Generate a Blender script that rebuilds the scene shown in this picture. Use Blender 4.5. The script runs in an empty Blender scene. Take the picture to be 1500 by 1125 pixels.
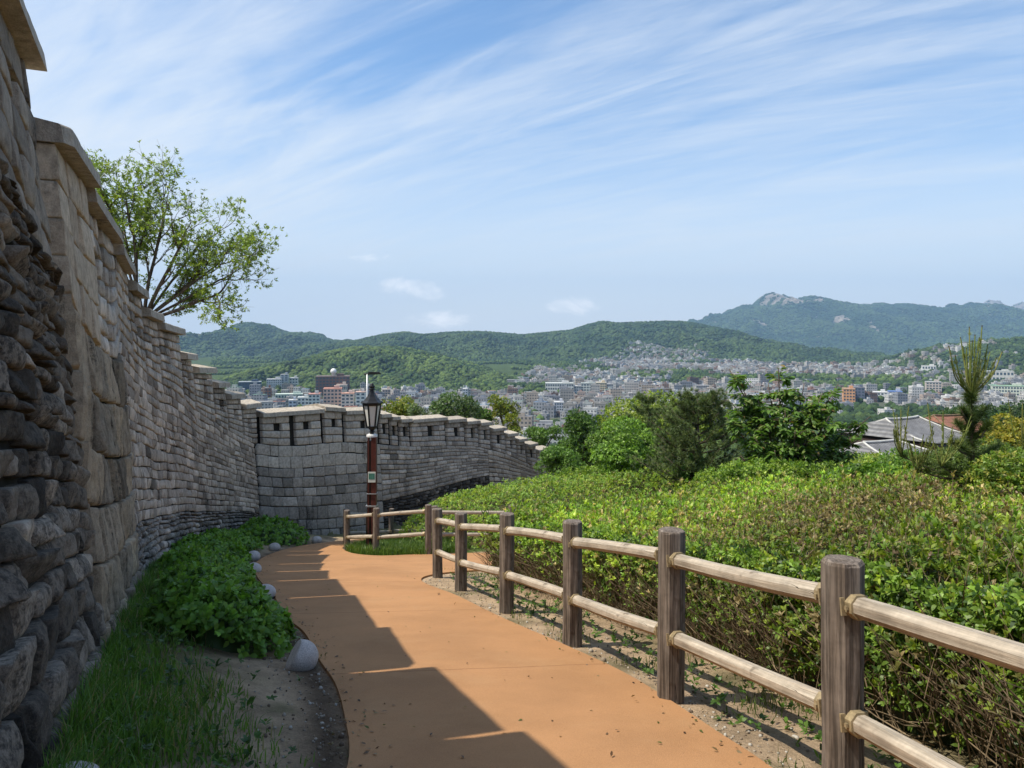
import bpy, bmesh, math, random
import numpy as np
from mathutils import Vector, Matrix
rng = np.random.default_rng(11)
random.seed(11)
sc = bpy.context.scene
COL = sc.collection
CZ = 1.53                      # eye height above the path
F_PX = 1091.0
# ------------------------------------------------------------------ camera
cd = bpy.data.cameras.new('camera'); cam = bpy.data.objects.new('camera', cd); COL.objects.link(cam)
cam.location = (0, 0, CZ); cam.rotation_euler = (math.radians(90), 0, 0)
cd.sensor_width = 36; cd.lens = 36 * F_PX / 1500; cd.shift_y = -57.5 / 1500
cd.clip_start = 0.05; cd.clip_end = 40000
sc.camera = cam
# ------------------------------------------------------------------ sun, sky, exposure
SUN_DIR = Vector((2.95, 0.72, -5.05)).normalized()      # direction the light travels
SUN_EL = math.asin(-SUN_DIR.z)
SUN_AZ = math.atan2(-SUN_DIR.x, -SUN_DIR.y)             # compass angle of the sun, from +Y towards +X
sl = bpy.data.lights.new('sun', 'SUN'); sun = bpy.data.objects.new('sun', sl); COL.objects.link(sun)
sun.rotation_euler = SUN_DIR.to_track_quat('-Z', 'Y').to_euler()
sl.energy = 4.4; sl.angle = math.radians(0.5); sl.color = (1.0, 0.92, 0.78)
sc.view_settings.view_transform = 'Standard'; sc.view_settings.look = 'None'
sc.view_settings.gamma = 1; sc.view_settings.use_curve_mapping = False
sc.view_settings.exposure = 0.50
sc.cycles.use_denoising = True
sc.cycles.max_bounces = 6; sc.cycles.diffuse_bounces = 3; sc.cycles.transmission_bounces = 3
sc.cycles.volume_bounces = 0; sc.cycles.transparent_max_bounces = 6; sc.cycles.glossy_bounces = 2
sc.cycles.caustics_reflective = False; sc.cycles.caustics_refractive = False
HAZE_DENSITY = 9.0e-5

class NT:
    """small node-tree helper"""
    def __init__(s, nt): s.nt = nt
    def n(s, t, **kw):
        nd = s.nt.nodes.new(t)
        for k, v in kw.items():
            if k.startswith('i_'):
                key = k[2:]
                key = int(key) if key.isdigit() else key.replace('_', ' ')
                s.put(nd.inputs[key], v)
            else: setattr(nd, k, v)
        return nd
    def put(s, sock, v):
        if isinstance(v, bpy.types.NodeSocket): s.nt.links.new(v, sock)
        elif isinstance(v, bpy.types.Node): s.nt.links.new(v.outputs[0], sock)
        else: sock.default_value = v
    def math(s, op, a, b=None, c=None, clamp=False):
        nd = s.nt.nodes.new('ShaderNodeMath'); nd.operation = op; nd.use_clamp = clamp
        for i, v in enumerate((a, b, c)):
            if v is not None: s.put(nd.inputs[i], v)
        return nd.outputs[0]
    def mix(s, f, a, b, blend='MIX'):
        nd = s.nt.nodes.new('ShaderNodeMix'); nd.data_type = 'RGBA'; nd.blend_type = blend
        s.put(nd.inputs[0], f); s.put(nd.inputs[6], a); s.put(nd.inputs[7], b)
        return nd.outputs[2]
    def ramp(s, f, lo, hi, a=0.0, b=1.0, smooth=True):
        nd = s.nt.nodes.new('ShaderNodeMapRange'); nd.interpolation_type = 'SMOOTHSTEP' if smooth else 'LINEAR'
        s.put(nd.inputs[0], f); nd.inputs[1].default_value = lo; nd.inputs[2].default_value = hi
        nd.inputs[3].default_value = a; nd.inputs[4].default_value = b
        return nd.outputs[0]
    def noise(s, vec, scale, detail=4, rough=0.55, dist=0.0):
        nd = s.n('ShaderNodeTexNoise'); s.put(nd.inputs['Vector'], vec)
        nd.inputs['Scale'].default_value = scale; nd.inputs['Detail'].default_value = detail
        nd.inputs['Roughness'].default_value = rough; nd.inputs['Distortion'].default_value = dist
        return nd.outputs[0]
    def mapping(s, vec, scale=(1, 1, 1), rot=(0, 0, 0), loc=(0, 0, 0)):
        nd = s.n('ShaderNodeMapping'); s.put(nd.inputs[0], vec)
        nd.inputs['Scale'].default_value = scale; nd.inputs['Rotation'].default_value = rot; nd.inputs['Location'].default_value = loc
        return nd.outputs[0]

world = bpy.data.worlds.new("World"); sc.world = world; world.use_nodes = True
w = NT(world.node_tree); world.node_tree.nodes.clear()
sky = w.n('ShaderNodeTexSky', sky_type='NISHITA', sun_disc=False, sun_elevation=SUN_EL, sun_rotation=SUN_AZ)
sky.altitude = 100; sky.air_density = 1.0; sky.dust_density = 1.0; sky.ozone_density = 2.0
gen = w.n('ShaderNodeTexCoord').outputs['Generated']
sep = w.n('ShaderNodeSeparateXYZ', i_0=gen)
zc = w.math('ADD', w.math('MAXIMUM', sep.outputs[2], 0.0), 0.16)
pl = w.n('ShaderNodeCombineXYZ', i_0=w.math('DIVIDE', sep.outputs[0], zc), i_1=w.math('DIVIDE', sep.outputs[1], zc), i_2=0.0).outputs[0]
# cirrus: a veil and long streaks on a high level plane
TH = math.radians(-60)
def streaks(ang, sc_, loc): return w.mapping(w.mapping(pl, rot=(0, 0, math.radians(ang))), scale=sc_, loc=loc)
c1 = w.noise(streaks(-62, (0.95, 0.15, 1), (0.4, 0.3, 0)), 1.5, 8, 0.60, 1.1)
c2 = w.noise(streaks(-50, (3.0, 0.60, 1), (3.3, 1.2, 0)), 1.5, 7, 0.58, 1.8)
c4 = w.noise(streaks(-70, (9.0, 1.3, 1), (1.3, 5.2, 0)), 1.7, 6, 0.7, 1.0)
c3 = w.noise(w.mapping(pl, scale=(0.55, 0.5, 1), loc=(4.3, 2.1, 0)), 1.0, 3, 0.5, 0.3)
left = w.ramp(w.math('DIVIDE', sep.outputs[0], w.math('MAXIMUM', sep.outputs[1], 0.05)), -0.75, 0.2, 0.17, 0.0)
veil = w.math('ADD', w.math('MULTIPLY', c1, 0.62), w.math('ADD', w.math('MULTIPLY', c2, 0.26), w.math('MULTIPLY', c3, 0.30)))
veil = w.math('ADD', w.math('ADD', veil, left), w.math('MULTIPLY', w.math('SUBTRACT', c4, 0.5), 0.09))
cov = w.ramp(veil, 0.49, 0.86, 0.0, 0.90)
hor = w.ramp(sep.outputs[2], -0.02, 0.33, 1.0, 0.0)        # thick pale air near the horizon
skyc = w.mix(1.0, sky.outputs[0], (0.70, 0.86, 0.96, 1), 'MULTIPLY')
base = w.mix(hor, skyc, (4.95, 5.02, 5.05, 1))
# small cumulus puffs low over the hills
pn = w.noise(w.mapping(gen, scale=(16, 16, 34)), 1.0, 6, 0.65, 0.3)
puff = None
for (qx, qy, rx_, ry_) in ((612, 426, 52, 17), (530, 379, 36, 12), (640, 470, 60, 12), (840, 448, 44, 12)):
    d_ = Vector(((qx - 750) / F_PX, 1.0, (505 - qy) / F_PX)); L_ = d_.length
    dx_ = w.math('DIVIDE', w.math('SUBTRACT', w.math('DIVIDE', sep.outputs[0], w.math('MAXIMUM', sep.outputs[1], 0.05)), d_.x), rx_ / F_PX)
    dz_ = w.math('DIVIDE', w.math('SUBTRACT', w.math('DIVIDE', sep.outputs[2], w.math('MAXIMUM', sep.outputs[1], 0.05)), d_.z), ry_ / F_PX)
    r2_ = w.math('ADD', w.math('MULTIPLY', dx_, dx_), w.math('MULTIPLY', dz_, dz_))
    q_ = w.ramp(w.math('SUBTRACT', w.math('MULTIPLY', pn, 2.6), w.math('MULTIPLY', r2_, 0.34)), 0.95, 1.7, 0, 0.55 if qy < 200 else 0.9)
    q_ = w.math('MULTIPLY', q_, w.math('GREATER_THAN', sep.outputs[1], 0.05))
    puff = q_ if puff is None else w.math('MAXIMUM', puff, q_)
fin = w.mix(cov, base, (4.5, 4.75, 5.0, 1))
fin = w.mix(puff, fin, (7.2, 6.9, 6.6, 1))
bg = w.n('ShaderNodeBackground', i_Color=fin, i_Strength=0.15)
wo = w.n('ShaderNodeOutputWorld', i_Surface=bg)

# ------------------------------------------------------------------ helpers: tags, meshes, noise
def tag(o, label=None, cat=None, group=None, kind=None):
    for k, v in (('label', label), ('category', cat), ('group', group), ('kind', kind)):
        if v: o[k] = v
    return o
def empty(name, loc=(0, 0, 0), rz=0, parent=None):
    o = bpy.data.objects.new(name, None); COL.objects.link(o)
    o.location = loc; o.rotation_euler = (0, 0, rz); o.parent = parent; o.empty_display_size = .2
    return o
def mesh(name, V, faces, mat, parent=None, col=None, smooth=False, uv=None, loc=None, data_only=False):
    V = np.ascontiguousarray(V, dtype=np.float32)
    if isinstance(faces, np.ndarray): faces = [faces]
    faces = [np.asarray(f, dtype=np.int32) for f in faces if len(f)]
    me = bpy.data.meshes.new(name)
    me.vertices.add(len(V)); me.vertices.foreach_set('co', V.ravel())
    loops = np.concatenate([f.ravel() for f in faces])
    sizes = np.concatenate([np.full(len(f), f.shape[1], np.int32) for f in faces])
    starts = np.concatenate([[0], np.cumsum(sizes)[:-1]]).astype(np.int32)
    me.loops.add(len(loops)); me.loops.foreach_set('vertex_index', loops)
    me.polygons.add(len(sizes)); me.polygons.foreach_set('loop_start', starts)
    try: me.polygons.foreach_set('loop_total', sizes)
    except Exception: pass
    me.polygons.foreach_set('use_smooth', np.full(len(sizes), smooth))
    if col is not None:
        c = np.ones((len(V), 4), np.float32); c[:, :3] = col
        a = me.color_attributes.new('Col', 'FLOAT_COLOR', 'POINT'); a.data.foreach_set('color', c.ravel())
    if uv is not None:
        u = me.uv_layers.new(name='UVMap'); u.data.foreach_set('uv', np.ascontiguousarray(uv[loops], np.float32).ravel())
    me.update(calc_edges=True); me.validate()
    me.materials.append(mat)
    if data_only: return me
    o = bpy.data.objects.new(name, me); COL.objects.link(o); o.parent = parent
    if loc is not None: o.location = loc
    return o
class Acc:
    """collects pieces of geometry for ONE mesh"""
    def __init__(s): s.V = []; s.F = {}; s.C = []; s.n = 0
    def add(s, V, F, C=None):
        V = np.asarray(V, np.float32).reshape(-1, 3)
        for f in (F if isinstance(F, list) else [F]):
            f = np.asarray(f, np.int64)
            if len(f): s.F.setdefault(f.shape[1], []).append(f + s.n)
        s.V.append(V); s.n += len(V)
        if C is not None: s.C.append(np.broadcast_to(np.asarray(C, np.float32), (len(V), 3)))
    def build(s, name, mat, parent=None, smooth=False, **kw):
        return mesh(name, np.concatenate(s.V), [np.concatenate(f) for f in s.F.values()], mat, parent,
                    np.concatenate(s.C) if s.C else None, smooth, **kw)
def _h(ix, iy, iz):
    n = (ix * 374761393 + iy * 668265263 + iz * 2147483647 + 1013904223) & 0xFFFFFFFF
    n = ((n ^ (n >> 13)) * 1274126177) & 0xFFFFFFFF
    n = ((n ^ (n >> 16)) * 2246822519) & 0xFFFFFFFF
    return ((n ^ (n >> 15)) & 0xFFFFFF) / float(0xFFFFFF)
def vnoise(p):
    p = np.asarray(p, np.float64); i = np.floor(p).astype(np.int64); f = p - i; f = f * f * (3 - 2 * f)
    r = 0
    for dx in (0, 1):
        for dy in (0, 1):
            for dz in (0, 1):
                wgt = (f[..., 0] if dx else 1 - f[..., 0]) * (f[..., 1] if dy else 1 - f[..., 1]) * (f[..., 2] if dz else 1 - f[..., 2])
                r = r + wgt * _h(i[..., 0] + dx, i[..., 1] + dy, i[..., 2] + dz)
    return r * 2 - 1
def fbm(p, oct=4, lac=2.03, gain=0.5):
    p = np.asarray(p, np.float64); a = 1; r = 0; t = 0
    for k in range(oct):
        r = r + a * vnoise(p + 17.3 * k); t += a; p = p * lac; a *= gain
    return r / t
def n2(x, y, sc_=1.0, seed=0, oct=3):
    x = np.asarray(x, float); y = np.asarray(y, float)
    return fbm(np.stack([x * sc_, y * sc_, np.full(np.broadcast(x, y).shape, seed * 7.31)], -1), oct)
def norm(v): return v / np.maximum(np.linalg.norm(v, axis=-1, keepdims=True), 1e-9)
def at(px, py, D): return np.array([(px - 750) / F_PX * D, D, CZ - (py - 505) / F_PX * D])

# ------------------------------------------------------------------ materials
def newmat(name, rough=0.8, spec=0.3):
    m = bpy.data.materials.new(name); m.use_nodes = True
    t = NT(m.node_tree); b = m.node_tree.nodes['Principled BSDF']
    b.inputs['Roughness'].default_value = rough; b.inputs['Specular IOR Level'].default_value = spec
    return m, t, b
def attr(t): return t.n('ShaderNodeVertexColor', layer_name='Col').outputs[0]
def objc(t): return t.n('ShaderNodeTexCoord').outputs['Object']
def bump(t, b, h, strength=0.5, dist=0.02):
    nd = t.n('ShaderNodeBump', i_Height=h); nd.inputs['Strength'].default_value = strength; nd.inputs['Distance'].default_value = dist
    t.put(b.inputs['Normal'], nd.outputs[0])
def scale_col(t, col, f):
    return t.mix(1.0, col, t.n('ShaderNodeCombineColor', i_0=f, i_1=f, i_2=f).outputs[0], 'MULTIPLY')
def stone_mat(name, stain=0.5, stain_scale=0.9, speck=1.0, streak=False):
    m, t, b = newmat(name, 0.9, 0.15)
    o = objc(t); c = attr(t)
    c = t.mix(1.0, c, (1.05, 0.97, 0.87, 1), 'MULTIPLY')
    f = t.noise(o, 95, 3, 0.7); g = t.noise(o, 11, 5, 0.65)
    k = t.math('ADD', t.math('MULTIPLY', t.math('SUBTRACT', f, 0.5), 0.9 * speck), t.ramp(g, 0.25, 0.75, 0.68, 1.22))
    c = scale_col(t, c, k)
    sv = t.mapping(o, scale=(1, 1, 0.35)) if not streak else t.mapping(o, scale=(2.6, 2.6, 0.4))
    s = t.noise(sv, stain_scale, 6, 0.68, 0.4)
    msk = t.ramp(s, 0.62 - 0.22 * stain, 0.70 - 0.14 * stain, 0.0, 0.86)
    fine = t.ramp(t.noise(o, 26, 4, 0.7), 0.36, 0.60, 1.0, 0.25)
    c = t.mix(t.math('MULTIPLY', msk, fine), c, (0.022, 0.020, 0.018, 1))
    lich = t.math('MULTIPLY', t.ramp(t.noise(o, 3.1, 5, 0.7), 0.60, 0.72, 0, 0.5), t.ramp(t.noise(o, 40, 3, 0.6), 0.45, 0.6, 0.2, 1))
    c = t.mix(lich, c, (0.30, 0.27, 0.20, 1))
    t.put(b.inputs['Base Color'], c)
    h = t.math('ADD', t.math('MULTIPLY', t.noise(o, 60, 5, 0.7), 0.5), t.noise(o, 14, 5, 0.6))
    bump(t, b, h, 0.75, 0.025)
    return m
M = {}
M['rubble'] = stone_mat('dark rubble stone', 1.12, 1.0, 1.4)
M['hewn'] = stone_mat('rough hewn granite', 0.62, 1.3, 1.1, True)
M['granite'] = stone_mat('dressed granite', 0.10, 0.8, 0.7)
M['small'] = stone_mat('small squared stone', 0.30, 0.8, 0.9)
M['block'] = stone_mat('grey block stone', 0.28, 0.7, 0.9)
M['cap'] = stone_mat('capstone', 0.22, 1.6, 0.9)
M['cobble'] = stone_mat('blackened cobble', 0.86, 0.9, 1.0)
m, t, b = newmat('mortar and loophole shade', 0.95, 0.1)
t.put(b.inputs['Base Color'], t.mix(t.noise(objc(t), 9, 4), (0.012, 0.011, 0.010, 1), (0.05, 0.045, 0.038, 1))); M['core'] = m
m, t, b = newmat('pale granite boulder', 0.85, 0.2)
o = objc(t); k = t.math('ADD', t.ramp(t.noise(o, 160, 2, 0.6), 0.3, 0.7, 0.6, 1.2), t.math('MULTIPLY', t.math('SUBTRACT', t.noise(o, 9, 4), 0.5), 0.7))
t.put(b.inputs['Base Color'], scale_col(t, (0.52, 0.475, 0.44, 1), k)); bump(t, b, t.noise(o, 120, 4), 0.4, 0.006); M['boulder'] = m
# coloured resin path
m, t, b = newmat('orange path', 0.88, 0.2)
o = objc(t)
k = t.math('ADD', t.ramp(t.noise(o, 0.8, 5, 0.6), 0.3, 0.7, 0.88, 1.1), t.math('MULTIPLY', t.math('SUBTRACT', t.noise(o, 150, 3, 0.75), 0.5), 1.0))
c = scale_col(t, (0.39, 0.207, 0.096, 1), k)
c = t.mix(t.ramp(t.noise(o, 1.7, 4, 0.6), 0.5, 0.75, 0, 0.35), c, (0.44, 0.26, 0.13, 1))
vor = t.n('ShaderNodeTexVoronoi', feature='F1', i_Vector=o); vor.inputs['Scale'].default_value = 34
c = t.mix(t.math('MULTIPLY', t.ramp(vor.outputs[0], 0.05, 0.10, 1, 0), t.ramp(t.noise(o, 5, 2), 0.48, 0.60, 0, 0.9)), c, (0.12, 0.06, 0.03, 1))
c = t.mix(t.ramp(t.noise(o, 0.5, 6, 0.75, 1.0), 0.56, 0.68, 0, 0.22), c, (0.27, 0.13, 0.06, 1))
sx = t.n('ShaderNodeSeparateXYZ', i_0=o)
jl = t.math('ADD', sx.outputs[1], t.math('ADD', t.math('MULTIPLY', sx.outputs[0], -0.16), t.math('MULTIPLY', t.noise(o, 3, 3), 0.05)))
crack = t.math('MULTIPLY', t.ramp(t.math('ABSOLUTE', t.math('SUBTRACT', t.math('FRACT', t.math('DIVIDE', jl, 3.3)), 0.955)), 0.0, 0.0045, 0.7, 0.0), 1.0)
c = t.mix(crack, c, (0.16, 0.07, 0.03, 1))
t.put(b.inputs['Base Color'], c); bump(t, b, t.noise(o, 170, 4, 0.75), 0.6, 0.008); M['path'] = m
# ground
m, t, b = newmat('earth', 0.95, 0.1)
o = objc(t); k = t.math('ADD', t.ramp(t.noise(o, 2.2, 6, 0.7), 0.25, 0.75, 0.6, 1.3), t.math('MULTIPLY', t.math('SUBTRACT', t.noise(o, 55, 4, 0.75), 0.5), 1.2))
t.put(b.inputs['Base Color'], scale_col(t, attr(t), k)); bump(t, b, t.noise(o, 28, 6, 0.75), 0.9, 0.05); M['ground'] = m
def leaf_mat(name, trans=0.35, rough=0.45, spec=0.35):
    m, t, b = newmat(name, rough, spec)
    c = attr(t); c = scale_col(t, c, t.ramp(t.noise(objc(t), 7, 3), 0.3, 0.7, 0.78, 1.2))
    t.put(b.inputs['Base Color'], c)
    tr = t.n('ShaderNodeBsdfTranslucent'); t.put(tr.inputs[0], t.mix(1.0, c, (1.5, 1.6, 0.7, 1), 'MULTIPLY'))
    mx = t.n('ShaderNodeMixShader', i_0=trans, i_1=b.outputs[0], i_2=tr.outputs[0])
    t.put(m.node_tree.nodes['Material Output'].inputs[0], mx.outputs[0]); return m
M['leaf'] = leaf_mat('leaf'); M['needle'] = leaf_mat('needle', 0.15, 0.55, 0.3)
def wood_mat(name, a, bcol, grain=1.0, con=.35):
    m, t, b = newmat(name, 0.85, 0.15)
    o = objc(t)
    g1 = t.noise(t.mapping(o, scale=(55, 55, 1.6)), 1.0, 5, 0.7, 0.3); g2 = t.noise(t.mapping(o, scale=(9, 9, 0.9)), 1.0, 4, 0.6, 0.4)
    c = t.mix(t.ramp(g2, 0.3, 0.7), a, bcol)
    c = scale_col(t, c, t.ramp(g1, 0.32, 0.68, 1 - con * 1.25, 1 + con * .7))
    c = t.mix(t.ramp(t.noise(t.mapping(o, scale=(7, 7, 5.5), loc=(1, 2, 3)), 1.0, 2), 0.66, 0.74, 0, 0.6), c, (0.07, 0.05, 0.035, 1))
    c = scale_col(t, c, t.ramp(t.noise(o, 4.5, 4, 0.7), 0.3, 0.7, 0.78, 1.18))
    ck = t.noise(t.mapping(o, scale=(16, 16, 0.8), loc=(3, 1, 2)), 1.0, 3, 0.5, 0.2)
    crk = t.ramp(t.math('ABSOLUTE', t.math('SUBTRACT', ck, 0.5)), 0.0, 0.012, 0.9, 0.0)
    crk = t.math('MULTIPLY', crk, t.ramp(t.noise(t.mapping(o, scale=(6, 6, 1.0)), 1.0, 3), 0.5, 0.6))
    c = t.mix(crk, c, (0.02, 0.015, 0.01, 1))
    t.put(b.inputs['Base Color'], c)
    bump(t, b, t.math('SUBTRACT', g1, crk), 0.6 * grain, 0.008); return m
M['post'] = wood_mat('dark weathered post', (0.135, 0.108, 0.088, 1), (0.235, 0.20, 0.172, 1), 1.8, .45)
M['rail'] = wood_mat('pale weathered rail', (0.36, 0.30, 0.235, 1), (0.50, 0.44, 0.36, 1), 1.2, .22)
M['bark'] = wood_mat('bark', (0.085, 0.062, 0.048, 1), (0.15, 0.12, 0.095, 1), 1.5)
M['twig'] = wood_mat('dry twig', (0.13, 0.095, 0.06, 1), (0.25, 0.19, 0.12, 1), 0.5)
def plain(name, c, rough=0.5, metal=0.0, var=0.25, sc_=14):
    m, t, b = newmat(name, rough, 0.4); b.inputs['Metallic'].default_value = metal
    t.put(b.inputs['Base Color'], scale_col(t, (*c, 1), t.ramp(t.noise(objc(t), sc_, 5, 0.65), 0.25, 0.75, 1 - var, 1 + var)))
    bump(t, b, t.noise(objc(t), 50, 3), 0.08, 0.004); return m
M['bracket'] = plain('ochre painted bracket', (0.31, 0.245, 0.145), 0.55, 0.2, 0.35, 30)
M['lampred'] = plain('maroon paint', (0.085, 0.022, 0.016), 0.45, 0, 0.35, 8)
M['lampdark'] = plain('brown black paint', (0.030, 0.018, 0.014), 0.5, 0, 0.3, 8)
M['iron'] = plain('black iron', (0.014, 0.014, 0.016), 0.42, 0.2, 0.3)
M['frost'] = plain('frosted pane', (0.62, 0.63, 0.60), 0.35, 0, 0.06)
M['white'] = plain('white enamel', (0.70, 0.70, 0.68), 0.5, 0, 0.1)
M['steel'] = plain('galvanised steel', (0.36, 0.38, 0.40), 0.4, 0.5, 0.15)
M['sticker'] = plain('paper notice', (0.62, 0.64, 0.58), 0.6, 0, 0.08)
M['stickgreen'] = plain('green print', (0.06, 0.19, 0.14), 0.6, 0, 0.5, 60)
m, t, b = newmat('facade', 0.7, 0.3)
uvn = t.n('ShaderNodeUVMap').outputs[0]; su = t.n('ShaderNodeSeparateXYZ', i_0=uvn)
fu = t.math('FRACT', t.math('DIVIDE', su.outputs[0], 2.7)); fv = t.math('FRACT', t.math('DIVIDE', su.outputs[1], 3.1))
win = t.math('MULTIPLY', t.math('LESS_THAN', t.math('ABSOLUTE', t.math('SUBTRACT', fu, 0.52)), 0.27), t.math('LESS_THAN', t.math('ABSOLUTE', t.math('SUBTRACT', fv, 0.55)), 0.24))
c = scale_col(t, attr(t), t.ramp(t.noise(objc(t), 0.35, 5, 0.7), 0.25, 0.75, 0.78, 1.15))
t.put(b.inputs['Base Color'], t.mix(t.math('MULTIPLY', win, 0.8), c, (0.05, 0.065, 0.08, 1)))
t.put(b.inputs['Roughness'], t.math('SUBTRACT', 0.75, t.math('MULTIPLY', win, 0.5))); M['facade'] = m
m, t, b = newmat('plain wall', 0.8, 0.2)
t.put(b.inputs['Base Color'], scale_col(t, attr(t), t.ramp(t.noise(objc(t), 0.5, 5, 0.7), 0.25, 0.75, 0.8, 1.15))); M['painted'] = m
M['glass'] = plain('window glass', (0.05, 0.075, 0.10), 0.25, 0, 0.3, 0.3)
m, t, b = newmat('grey roof tile', 0.75, 0.25)
o = objc(t); wv = t.n('ShaderNodeTexWave', i_Vector=o, wave_type='BANDS', bands_direction='X'); wv.inputs['Scale'].default_value = 1.25; wv.inputs['Distortion'].default_value = 0.4
c = t.mix(t.ramp(wv.outputs[0], 0.2, 0.8), (0.12, 0.122, 0.13, 1), (0.19, 0.19, 0.195, 1))
t.put(b.inputs['Base Color'], scale_col(t, c, t.ramp(t.noise(o, 2, 4), 0.3, 0.7, 0.8, 1.2))); bump(t, b, wv.outputs[0], 0.6, 0.06); M['tile'] = m
# forest crowns and mountain ground
m, t, b = newmat('forest crown', 0.7, 0.15)
o = objc(t); t.put(b.inputs['Base Color'], scale_col(t, attr(t), t.ramp(t.noise(o, 0.35, 4, 0.7), 0.25, 0.75, 0.6, 1.35))); bump(t, b, t.noise(o, 0.5, 5, 0.75), 1.0, 1.6); M['crown'] = m
m, t, b = newmat('mountain ground', 0.9, 0.1)
o = objc(t); rk = t.n('ShaderNodeSeparateColor', i_0=attr(t)).outputs[0]
gcol = t.mix(t.noise(o, 0.03, 6, 0.7), (0.022, 0.040, 0.014, 1), (0.055, 0.085, 0.03, 1))
rcol = t.mix(t.ramp(t.noise(t.mapping(o, scale=(1, 1, 0.4)), 0.035, 6, 0.75), 0.35, 0.65), (0.10, 0.085, 0.07, 1), (0.36, 0.32, 0.27, 1))
t.put(b.inputs['Base Color'], t.mix(t.ramp(t.math('ADD', rk, t.math('MULTIPLY', t.math('SUBTRACT', t.noise(o, 0.02, 5, 0.7), 0.5), 0.9)), 0.45, 0.6), gcol, rcol))
bump(t, b, t.noise(o, 0.02, 7, 0.7), 1.0, 25); M['mountain'] = m

# ------------------------------------------------------------------ the lie of the land
def base_z(y):
    return np.interp(y, [-60, 28, 42, 60, 100, 240, 520, 1200, 1900, 2350, 3400, 6000, 14000],
                     [12, -5.6, -7.6, -10.5, -19, -48, -65, -64, -54, -46, -50, -66, -66])
LE = np.array([(-.2, -6), (-.45, 1), (-.8, 3), (-.914, 4.155), (-1.11, 4.96), (-1.4, 5.9), (-1.75, 6.76), (-2.25, 8.07), (-2.77, 9.13), (-3.55, 11.07),
               (-4.66, 13.6), (-5.57, 16.2), (-6.03, 18.8), (-6.1, 21.2), (-5.75, 22.9), (-4.7, 25.2), (-2.5, 27.6)])
ISL = np.array([(-1.3, 26.2), (-3.3, 24.4), (-4.6, 22.7), (-4.75, 21), (-4.4, 19.7), (-3.9, 18.6), (-3.13, 18.05), (-2.12, 18.6), (-1.0, 18.9), (1.2, 19.4)])
RE = np.array([(1.2, 15.6), (-.6, 14.7), (-1.45, 13.9), (-1.55, 12.8), (-.82, 11), (-.14, 9.08), (.54, 7.36), (.91, 6.35), (1.11, 5.59), (1.3, 4.68), (1.42, 4.1), (1.65, 2.6), (1.9, 1), (2.3, -6)])
FENCE_Y = np.array([-6, 1.9, 3.75, 5.5, 7.5, 9.6, 11.8, 13.6, 30, 60.])
FENCE_X = np.array([2.5, 2.1, 1.667, 1.17, .605, -.07, -.81, -1.36, -3.0, -3.0])
def xf(y): return np.interp(y, FENCE_Y, FENCE_X)
def xl(y): return np.interp(y, LE[:, 1], LE[:, 0])
# wall plan
WP = np.array([(-1.6, -14), (-1.15, -3), (-1.45, 1.0), (-2.08, 3.2), (-3.25, 5.9), (-4.98, 9.9), (-6.3, 13.2), (-7.4, 17.3), (-8.1, 21.2), (-8.42, 25.0)])
def catmull(P, n=12):
    P = np.asarray(P, float); Q = np.vstack([2 * P[0] - P[1], P, 2 * P[-1] - P[-2]]); out = []
    for i in range(1, len(Q) - 2):
        p0, p1, p2, p3 = Q[i - 1:i + 3]; tt = np.linspace(0, 1, n, endpoint=False)[:, None]
        out.append(.5 * (2 * p1 + (p2 - p0) * tt + (2 * p0 - 5 * p1 + 4 * p2 - p3) * tt ** 2 + (3 * p1 - p0 - 3 * p2 + p3) * tt ** 3))
    return np.vstack(out + [P[-1:]])
PL = np.vstack([catmull(WP, 24), np.array([(-5.2, 30.3)]), catmull(np.array([(-5.2, 30.3), (-2.5, 34.7), (.05, 39), (2.2, 43.2), (3.6, 48.5), (4.2, 56)]), 20)[1:]])
seg = np.linalg.norm(np.diff(PL, axis=0), axis=1); CS = np.concatenate([[0], np.cumsum(seg)])
DS = .04; SS = np.arange(0, CS[-1], DS)
WX = np.interp(SS, CS, PL[:, 0]); WY = np.interp(SS, CS, PL[:, 1])
tx = np.gradient(WX); ty = np.gradient(WY); tl = np.hypot(tx, ty); NX, NY = ty / tl, -tx / tl
def s_of_y(y): return float(np.interp(y, WY, SS))
S12, S23, S34, S45 = s_of_y(5.9), s_of_y(9.9), s_of_y(25.0), s_of_y(30.3)
BAT = np.where(SS < S12, .110, np.interp(SS, [S12, S23], [.096, .07]))
def wall_off(x, y):
    """signed distance in front of the wall foot (positive on the path side)"""
    x = np.asarray(x, float).ravel(); y = np.asarray(y, float).ravel(); out = np.empty(len(x)); sub = slice(None, None, 6)
    for i in range(0, len(x), 20000):
        dx = x[i:i + 20000, None] - WX[None, sub]; dy = y[i:i + 20000, None] - WY[None, sub]
        k = np.argmin(dx * dx + dy * dy, 1); r = np.arange(len(k))
        out[i:i + 20000] = dx[r, k] * NX[sub][k] + dy[r, k] * NY[sub][k]
    return out
def soft(t): t = np.clip(t, 0, 1); return t * t * (3 - 2 * t)
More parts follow.
